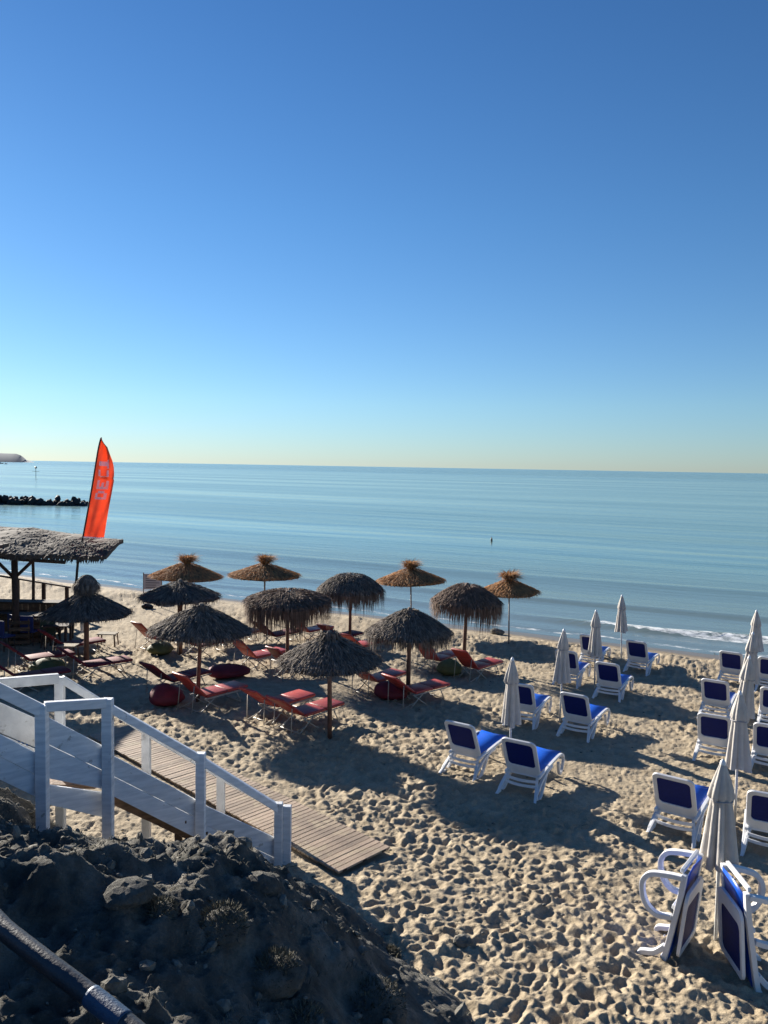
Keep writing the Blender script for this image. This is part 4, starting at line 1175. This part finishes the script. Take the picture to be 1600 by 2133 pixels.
# small details on the sand
b = MB(); rs = random.Random(77)
for i in range(700):
    y_ = 7 + 21 * rs.random(); x_ = rs.uniform(-.5, .6) * y_
    if hill(x_, y_) > -.1: continue
    z_ = base(x_, y_) + .03; a = rs.uniform(0, 6.28); d = Vector((math.cos(a), math.sin(a), rs.uniform(-.1, .1)))
    if rs.random() < .35:
        b.bar(Vector((x_, y_, z_)), Vector((x_, y_, z_)) + d * rs.uniform(.05, .18), .008, .008)
    else:
        r_ = rs.uniform(.010, .028)
        b.add([Vector((v.x * 1.3, v.y, v.z * .7)) * r_ * rs.uniform(.8, 1.2) + Vector((x_, y_, z_)) for v in iv], iff)
tag(b.build('beach_litter', M['boulder'], kind='stuff'), 'twigs, shells and pebbles scattered over the sand', 'debris')
def side_table(px, py, lab):
    o = thing('side_table', on(px, py), lab, 'table')
    b = MB(); b.box((0, 0, .42), (.62, .40, .035)); b.build('table_top', M['lime'], o, bevel=.005)
    for a, c in ((-1, -1), (-1, 1), (1, -1), (1, 1)):
        b = MB(); b.bar((a * .26, c * .15, .40), (a * .29, c * .17, 0), .035, .035); b.build('leg', M['brown_wood'], o)
side_table(225, 1345, 'low pale wooden side table in the shade edge right of the knob-topped umbrella')
side_table(140, 1372, 'low side table in the dark shade left of the knob-topped umbrella')
b = MB(); g0 = on(180, 1383); b.tube([(-.10, -.06, 1.0), (-.10, -.06, 1.06), (-.10, -.06, 1.22), (-.10, -.06, 1.26)], [.045, .05, .055, .055], 10)
cup = b.build('cup', M['cup'], None, True); cup.location = g0; tag(cup, 'white cup holder fixed to the pole of the knob-topped umbrella', 'cup')

# information sign
sg = thing('information_sign', on(318, 1268), 'pale sign board with dark printed lines on two posts beside the low grey umbrella', 'sign')
SD = sg.location.y
a_ = W(299, 1195, SD) - sg.location; c_ = W(337, 1228, SD) - sg.location
b = MB(); b.box(((a_.x + c_.x) / 2, 0, (a_.z + c_.z) / 2), (c_.x - a_.x, .03, a_.z - c_.z)); b.build('board', M['sign'], sg, bevel=.004)
for x_ in (a_.x, c_.x):
    b = MB(); b.bar((x_, .0, -.2), (x_, .0, a_.z + .05), .035, .035, Vector((0, 1, 0))); b.build('post', M['grey_pole'], sg)
for k in range(6):
    z_ = a_.z - (a_.z - c_.z) * (.14 + k * .145)
    xl = a_.x + .10; xr = c_.x - (.10 if k % 2 else .25)
    b = MB(); b.box(((xl + xr) / 2, -.018, z_), (xr - xl, .006, .035)); b.build('text_line', M['sign_line'], sg)

# small litter bin by the third parasol
g = on(1229, 1372)
tb = thing('litter_post', g, 'short brown wooden post bin left of the third white parasol', 'bin')
b = MB(); b.tube([(0, 0, -.1), (0, 0, .55)], [.14, .16], 10); b.build('body', M['brown_wood'], tb, True)
b = MB(); b.tube([(0, 0, .55), (0, 0, .60)], [.175, .175], 10); b.build('rim', M['dark_wood'], tb)

# ------------------------------------------------------------------ beach bar pavilion at left
def pavilion(loc, x0, x1, y0, y1, zn, zf, lab, seed, posts, dens=60, taper=1):
    rs = random.Random(seed)
    o = thing('thatched_pavilion', loc, lab, 'pavilion')
    L = Vector(loc)
    def zt(x, y):
        f = (y - y0) / (y1 - y0)
        return zn + (zf - zn) * math.sin(min(f, 1) * 1.35) + .06 * math.sin(x * 1.1 + seed) + .03 * math.sin(x * 3.3) - taper * max(0, (x - x1 + 3.0)) * .10
    def edge(x, y):
        # taper towards a point at the right end
        k = taper * max(0, (x - (x1 - 2.8)) / 2.8)
        return y0 + (y - y0) * (1 - .55 * k) + .9 * k
    nx, ny = 30, 8; vs = []; fs = []
    for lay in (0, -.12):
        for i in range(nx + 1):
            for j in range(ny + 1):
                x = x0 + (x1 - x0) * i / nx; y = y0 + (y1 - y0) * j / ny; y2 = edge(x, y)
                vs.append(Vector((x, y2, zt(x, y) + lay + rs.uniform(-.03, .03))) - L)
    S = (nx + 1) * (ny + 1)
    for i in range(nx):
        for j in range(ny):
            a = i * (ny + 1) + j
            fs.append((a, a + ny + 1, a + ny + 2, a + 1)); fs.append((S + a, S + a + 1, S + a + ny + 2, S + a + ny + 1))
    for i in range(nx):
        a = i * (ny + 1); c = a + ny + 1
        fs.append((a, S + a, S + c, c)); fs.append((a + ny, c + ny, S + c + ny, S + a + ny))
    for j in range(ny):
        a = j; fs.append((a, a + 1, S + a + 1, S + a)); a = nx * (ny + 1) + j; fs.append((a, S + a, S + a + 1, a + 1))
    b = MB(); b.add(vs, fs); b.build('roof', M['roof'], o)
    b = MB()
    n = int((x1 - x0) * (y1 - y0) * dens)
    for i in range(n):
        x = rs.uniform(x0, x1); y = rs.uniform(y0, y1); y2 = edge(x, y)
        p0 = Vector((x, y2, zt(x, y) + .01)) - L
        dn = Vector((rs.uniform(-.35, .35), -1, -.25)).normalized(); ln = rs.uniform(.25, .5)
        p1 = p0 + dn * ln * .5 + Vector((0, 0, rs.uniform(.0, .04))); p2 = p0 + dn * ln + Vector((0, 0, rs.uniform(-.10, .07)))
        if y2 + dn.y * ln < y0 + .1: p2.z -= rs.uniform(.02, .12)
        b.blade(p0, p1, p2, .045, .035, Vector((1, 0, rs.uniform(-.3, .3))))
    for i in range(int((x1 - x0) * 40)):
        x = rs.uniform(x0, x1); y2 = edge(x, y0)
        p0 = Vector((x, y2 + .05, zt(x, y0) - .05)) - L
        p1 = p0 + Vector((0, -.06, -.12)); p2 = p1 + Vector((rs.uniform(-.05, .05), 0, -rs.uniform(.0, .12)))
        b.blade(p0, p1, p2, .05, .04, Vector((1, 0, 0)))
    b.build('thatch', M['roof'], o, kind='stuff')
    for (x, y, r_) in posts:
        zb = base(x, y); y_ = (y - y0) / (y1 - y0)
        b = MB(); b.tube([Vector((x, y, zb - .3)) - L, Vector((x + .03, y, (zb + zt(x, y)) / 2)) - L, Vector((x, y, zt(x, y) - .1)) - L], [r_, r_ * .92, r_ * .85], 10); b.build('post', M['dark_wood'], o, True)
        for sgn in (-1, 1):
            if r_ > .08:
                b = MB(); b.tube([Vector((x, y, zt(x, y) - 1.0)) - L, Vector((x + sgn * .85, y, zt(x, y) - .18)) - L], .055, 8); b.build('brace', M['dark_wood'], o, True)
    for yb in (y0 + .5, y1 - .4):
        b = MB(); b.tube([Vector((x, yb, zt(x, yb) - .3)) - L for x in np.linspace(x0 + .2, x1 - 1.2, 8)], .06, 8); b.build('beam', M['dark_wood'], o, True)
    return o
Dp = 25.2
px_l = W(30, 1200, Dp).x
pavilion((-13, 26, base(-13, 26)), -20.5, -9.25, 24.6, 28.4, 2.90, 3.30, 'weathered thatched beach bar roof on rough dark posts at the left edge', 5,
         [(px_l, Dp, .12), (W(68, 1200, 28).x, 28, .06), (-17, 25.2, .12), (-17, 28, .08)])
# unseen roof added beyond the left edge to shade the sand in view
pavilion((-16.5, 22, 0), -24.5, -11.9, 19.3, 24.3, 3.0, 3.15, 'larger thatched hall added out of view past the left edge to shade the sand', 8,
         [(-13.4, 20, .12), (-13.4, 23.5, .12), (-20, 20, .12), (-20, 23.5, .12)], 25, 0)

hut = thing('shade_hut', (-21.8, 30.5, base(-21.8, 30.5)), 'brown plank hut added beyond the left edge to shade the sand by the bar', 'hut')  # unseen hut, added so its shadow darkens the sand around the bar
for (cx, cy, wx, wy) in ((-21, 27.6, 8.4, .06), (-21, 33.4, 8.4, .06), (-16.8, 30.5, .06, 5.7), (-25.2, 30.5, .06, 5.7)):
    k = int(max(wx, wy) / .24)
    for q in range(k):
        f = (q + .5) / k - .5
        b = MB(); b.box((cx + 21 + (f * wx if wx > wy else 0), cy - 30.5 + (f * wy if wy > wx else 0), 1.5), (wx / k - .01 if wx > wy else .04, wy / k - .01 if wy > wx else .04, 3.1)); b.build('plank', M['brown_wood'], hut)
b = MB(); b.slab([(-4.9, -3.6, 3.05), (4.3, -3.6, 3.05), (4.3, 3.1, 3.5), (-4.9, 3.1, 3.5)], .14); b.build('roof', M['roof'], hut)

rear_hut = thing('rear_shade_hut', (-24.2, 36, base(-24.2, 36)), 'second brown plank hut added beyond the left edge by the water for its shade', 'hut')  # another unseen hut, added to cast shade farther back at the left
for (cx, cy, wx, wy) in ((0, -1.9, 6, .06), (0, 1.9, 6, .06), (3, 0, .06, 3.8), (-3, 0, .06, 3.8)):
    k = int(max(wx, wy) / .24)
    for q in range(k):
        f = (q + .5) / k - .5
        b = MB(); b.box((cx + (f * wx if wx > wy else 0), cy + (f * wy if wy > wx else 0), 1.6), (wx / k - .01 if wx > wy else .04, wy / k - .01 if wy > wx else .04, 3.3)); b.build('plank', M['brown_wood'], rear_hut)
b = MB(); b.slab([(-3.5, -2.4, 3.25), (3.4, -2.4, 3.25), (3.4, 2.4, 3.6), (-3.5, 2.4, 3.6)], .14); b.build('roof', M['roof'], rear_hut)

def bar_table(x, y, lab, lx=1.4, ly=.7, h=.76, m_='dark_wood'):
    o = thing('wooden_table', (x, y, base(x, y)), lab, 'table', .1)
    b = MB(); b.box((0, 0, h), (lx, ly, .05)); b.build('table_top', M[m_], o, bevel=.006)
    for a in (-1, 1):
        for c in (-1, 1):
            b = MB(); b.box((a * (lx / 2 - .08), c * (ly / 2 - .08), h / 2 - .02), (.07, .07, h - .04)); b.build('leg', M[m_], o)
def bar_chair(x, y, rz, lab, m_='navy'):
    o = thing('bar_chair', (x, y, base(x, y)), lab, 'chair', rz, 'chairs under the beach bar roof')
    b = MB(); b.box((0, 0, .45), (.46, .46, .05)); b.build('seat', M[m_], o, bevel=.012)
    b = MB(); b.box((-.22, 0, .74), (.04, .46, .50)); b.build('backrest', M[m_], o, bevel=.015)
    for a in (-1, 1):
        for c in (-1, 1):
            b = MB(); b.bar((a * .19, c * .19, .44), (a * .22, c * .21, 0), .035, .035); b.build('leg', M['dark_wood'], o)
def place_y(px, D): return W(px, 1200, D).x
bar_table(place_y(85, 26.3), 26.3, 'dark wooden table under the beach bar roof right of the thick post', 1.6, .8, .85)
bar_table(place_y(8, 27), 27, 'dark wooden table under the beach bar roof at the left edge')
bar_chair(place_y(8, 24.4), 24.4, 1.2, 'navy blue chair at the left edge in front of the thick post')
bar_chair(place_y(62, 25.4), 25.4, 1.5, 'navy chair just right of the thick bar post')
bar_chair(place_y(100, 25.1), 25.1, 1.9, 'navy chair at the right side of the dark bar table', 'green_dark')
bar_chair(place_y(120, 27.2), 27.2, 4.4, 'dark green chair behind the dark bar table', 'green_dark')
ct = thing('bar_counter', (place_y(40, 27.6), 27.6, base(place_y(40, 27.6), 27.6)), 'dark plank bar counter in the shade under the thatched roof', 'counter')
b = MB(); b.box((0, 0, 1.08), (3.1, .6, .06)); b.build('counter_top', M['dark_wood'], ct, bevel=.008)
for q in range(14):
    b = MB(); b.box((-1.4 + q * .215, -.24, .53), (.2, .03, 1.03)); b.build('plank', M['brown_wood'], ct)
for q in (-1, 1):
    b = MB(); b.box((q * 1.45, .05, .53), (.06, .5, 1.03)); b.build('side_panel', M['dark_wood'], ct)
bar_chair(place_y(35, 25.6), 25.6, .8, 'navy chair between the thick bar post and the plank counter')
bar_table(place_y(120, 25.0), 25.0, 'small dark wooden table at the right end of the bar shade', .8, .7)
# long rail plank with uprights behind the bar
o = thing('wooden_rail', (-13, 31, base(-13, 31)), 'weathered plank counter on short posts running towards the water behind the bar', 'railing')
pa, pb = W(-60, 1190, 29), W(145, 1223, 31.5)
Lo = o.location
b = MB(); b.bar(pa - Lo, pb - Lo, .28, .06); b.build('plank', M['dark_wood'], o)
for f in (.15, .45, .72, .97):
    q = pa.lerp(pb, f); b = MB(); b.bar(Vector((q.x, q.y, base(q.x, q.y) - .2)) - Lo, Vector((q.x, q.y, q.z - .03)) - Lo, .12, .12, Vector((0, 1, 0))); b.build('post', M['dark_wood'], o)
# wooden lattice crates in front
for i, (px, py, lab) in enumerate([(45, 1330, 'brown slatted wooden crate stack at the foot of the thick bar post'), (85, 1325, 'brown slatted wooden crate right of the one at the bar post')]):
    g = on(px, py + 12); o = thing('slatted_crate', g, lab, 'crate', .2, 'slatted crates')
    for zc in (.12, .34, .56, .78):
        for sy in (-1, 1):
            b = MB(); b.box((0, sy * .26, zc), (.62, .02, .12)); b.build('slat', M['brown_wood'], o)
        for sx in (-1, 1):
            b = MB(); b.box((sx * .32, 0, zc), (.02, .50, .12)); b.build('slat', M['brown_wood'], o)
    for sx in (-1, 1):
        for sy in (-1, 1):
            b = MB(); b.box((sx * .285, sy * .225, .45), (.04, .04, .9)); b.build('corner_post', M['brown_wood'], o)

# ------------------------------------------------------------------ orange feather flag
FD = 26.6
f0 = W(149, 1262, FD); f0.z = base(f0.x, f0.y)
fl = thing('feather_flag', f0, 'tall orange red feather flag with white lettering leaning right behind the bar roof', 'flag')
def fw(px, py, dy=0): return W(px, py, FD) + Vector((0, dy, 0)) - f0
poleP = curve3([Vector((0, 0, -.2)), fw(163, 1165), fw(173, 1118), fw(190, 1025), fw(204, 940), fw(211, 911)], 6)
b = MB(); b.tube(poleP, [.045 if i < 10 else .028 for i in range(len(poleP))], 8); b.build('pole', M['black'], fl, True)
# sail as a grid between the pole edge and the free edge, with folds
left = [(173, 1119), (178, 1088), (184, 1056), (190, 1024), (196, 990), (201, 958), (206, 930), (211, 913)]
right = [(214, 1121), (219, 1090), (226, 1058), (233, 1026), (239, 994), (233, 960), (227, 932), (212, 915)]
def interp(P, f):
    x = f * (len(P) - 1); i = min(int(x), len(P) - 2); t = x - i
    return P[i][0] * (1 - t) + P[i + 1][0] * t, P[i][1] * (1 - t) + P[i + 1][1] * t
NU, NV = 18, 50
def sail(u, v, push=0.0):
    a = interp(left, v); c = interp(right, v)
    x = a[0] * (1 - u) + c[0] * u; y = a[1] * (1 - u) + c[1] * u
    dy = .10 * math.sin(u * 7 + v * 5) * u + .16 * math.sin(v * 16 + u * 3) * u * (v > .55) * (1 - v) * 2.2 + .05 * math.sin(u * 14 - v * 9) * u
    return fw(x, y, dy + push)
vs = []; fs = []
for lay in (0, .012):
    for j in range(NV + 1):
        for i in range(NU + 1): vs.append(sail(i / NU, j / NV, lay))
S = (NU + 1) * (NV + 1)
for j in range(NV):
    for i in range(NU):
        a = j * (NU + 1) + i; fs.append((a, a + 1, a + NU + 2, a + NU + 1)); fs.append((S + a, S + a + NU + 1, S + a + NU + 2, S + a + 1))
b = MB(); b.add(vs, fs); b.build('sail', M['flag'], fl, True)
# white block lettering reading upwards, laid on the cloth
GL = {'D': ['1110', '1001', '1001', '1001', '1110'], 'C': ['0111', '1000', '1000', '1000', '0111'], 'E': ['1111', '1000', '1110', '1000', '1111'], 'T': ['1111', '0110', '0110', '0110', '0110']}
b = MB()
v0, v1 = .36, .72; u0, u1 = .24, .74
word = 'DECT'; cells = len(word) * 5 - 1
for ci, ch in enumerate(word):
    for ry, row in enumerate(GL[ch]):
        for cx_, bit in enumerate(row):
            if bit == '1':
                va = v0 + (v1 - v0) * (ci * 5 + cx_) / cells; vb = va + (v1 - v0) / cells * 1.15
                ua = u0 + (u1 - u0) * (4 - ry) / 5; ub = ua + (u1 - u0) / 5 * 1.15
                b.add([sail(ua, va, -.012), sail(ub, va, -.012), sail(ub, vb, -.012), sail(ua, vb, -.012)], [(0, 1, 2, 3)])
b.build('lettering', M['flag_white'], fl)
# white hem
b = MB(); b.tube([sail(i / 10, 0) for i in range(11)], .03, 6); b.build('hem', M['flag_white'], fl, True)

if '_used' in bl: pass
for o in list(bpy.data.objects):
    if '_used' in o: del o['_used']
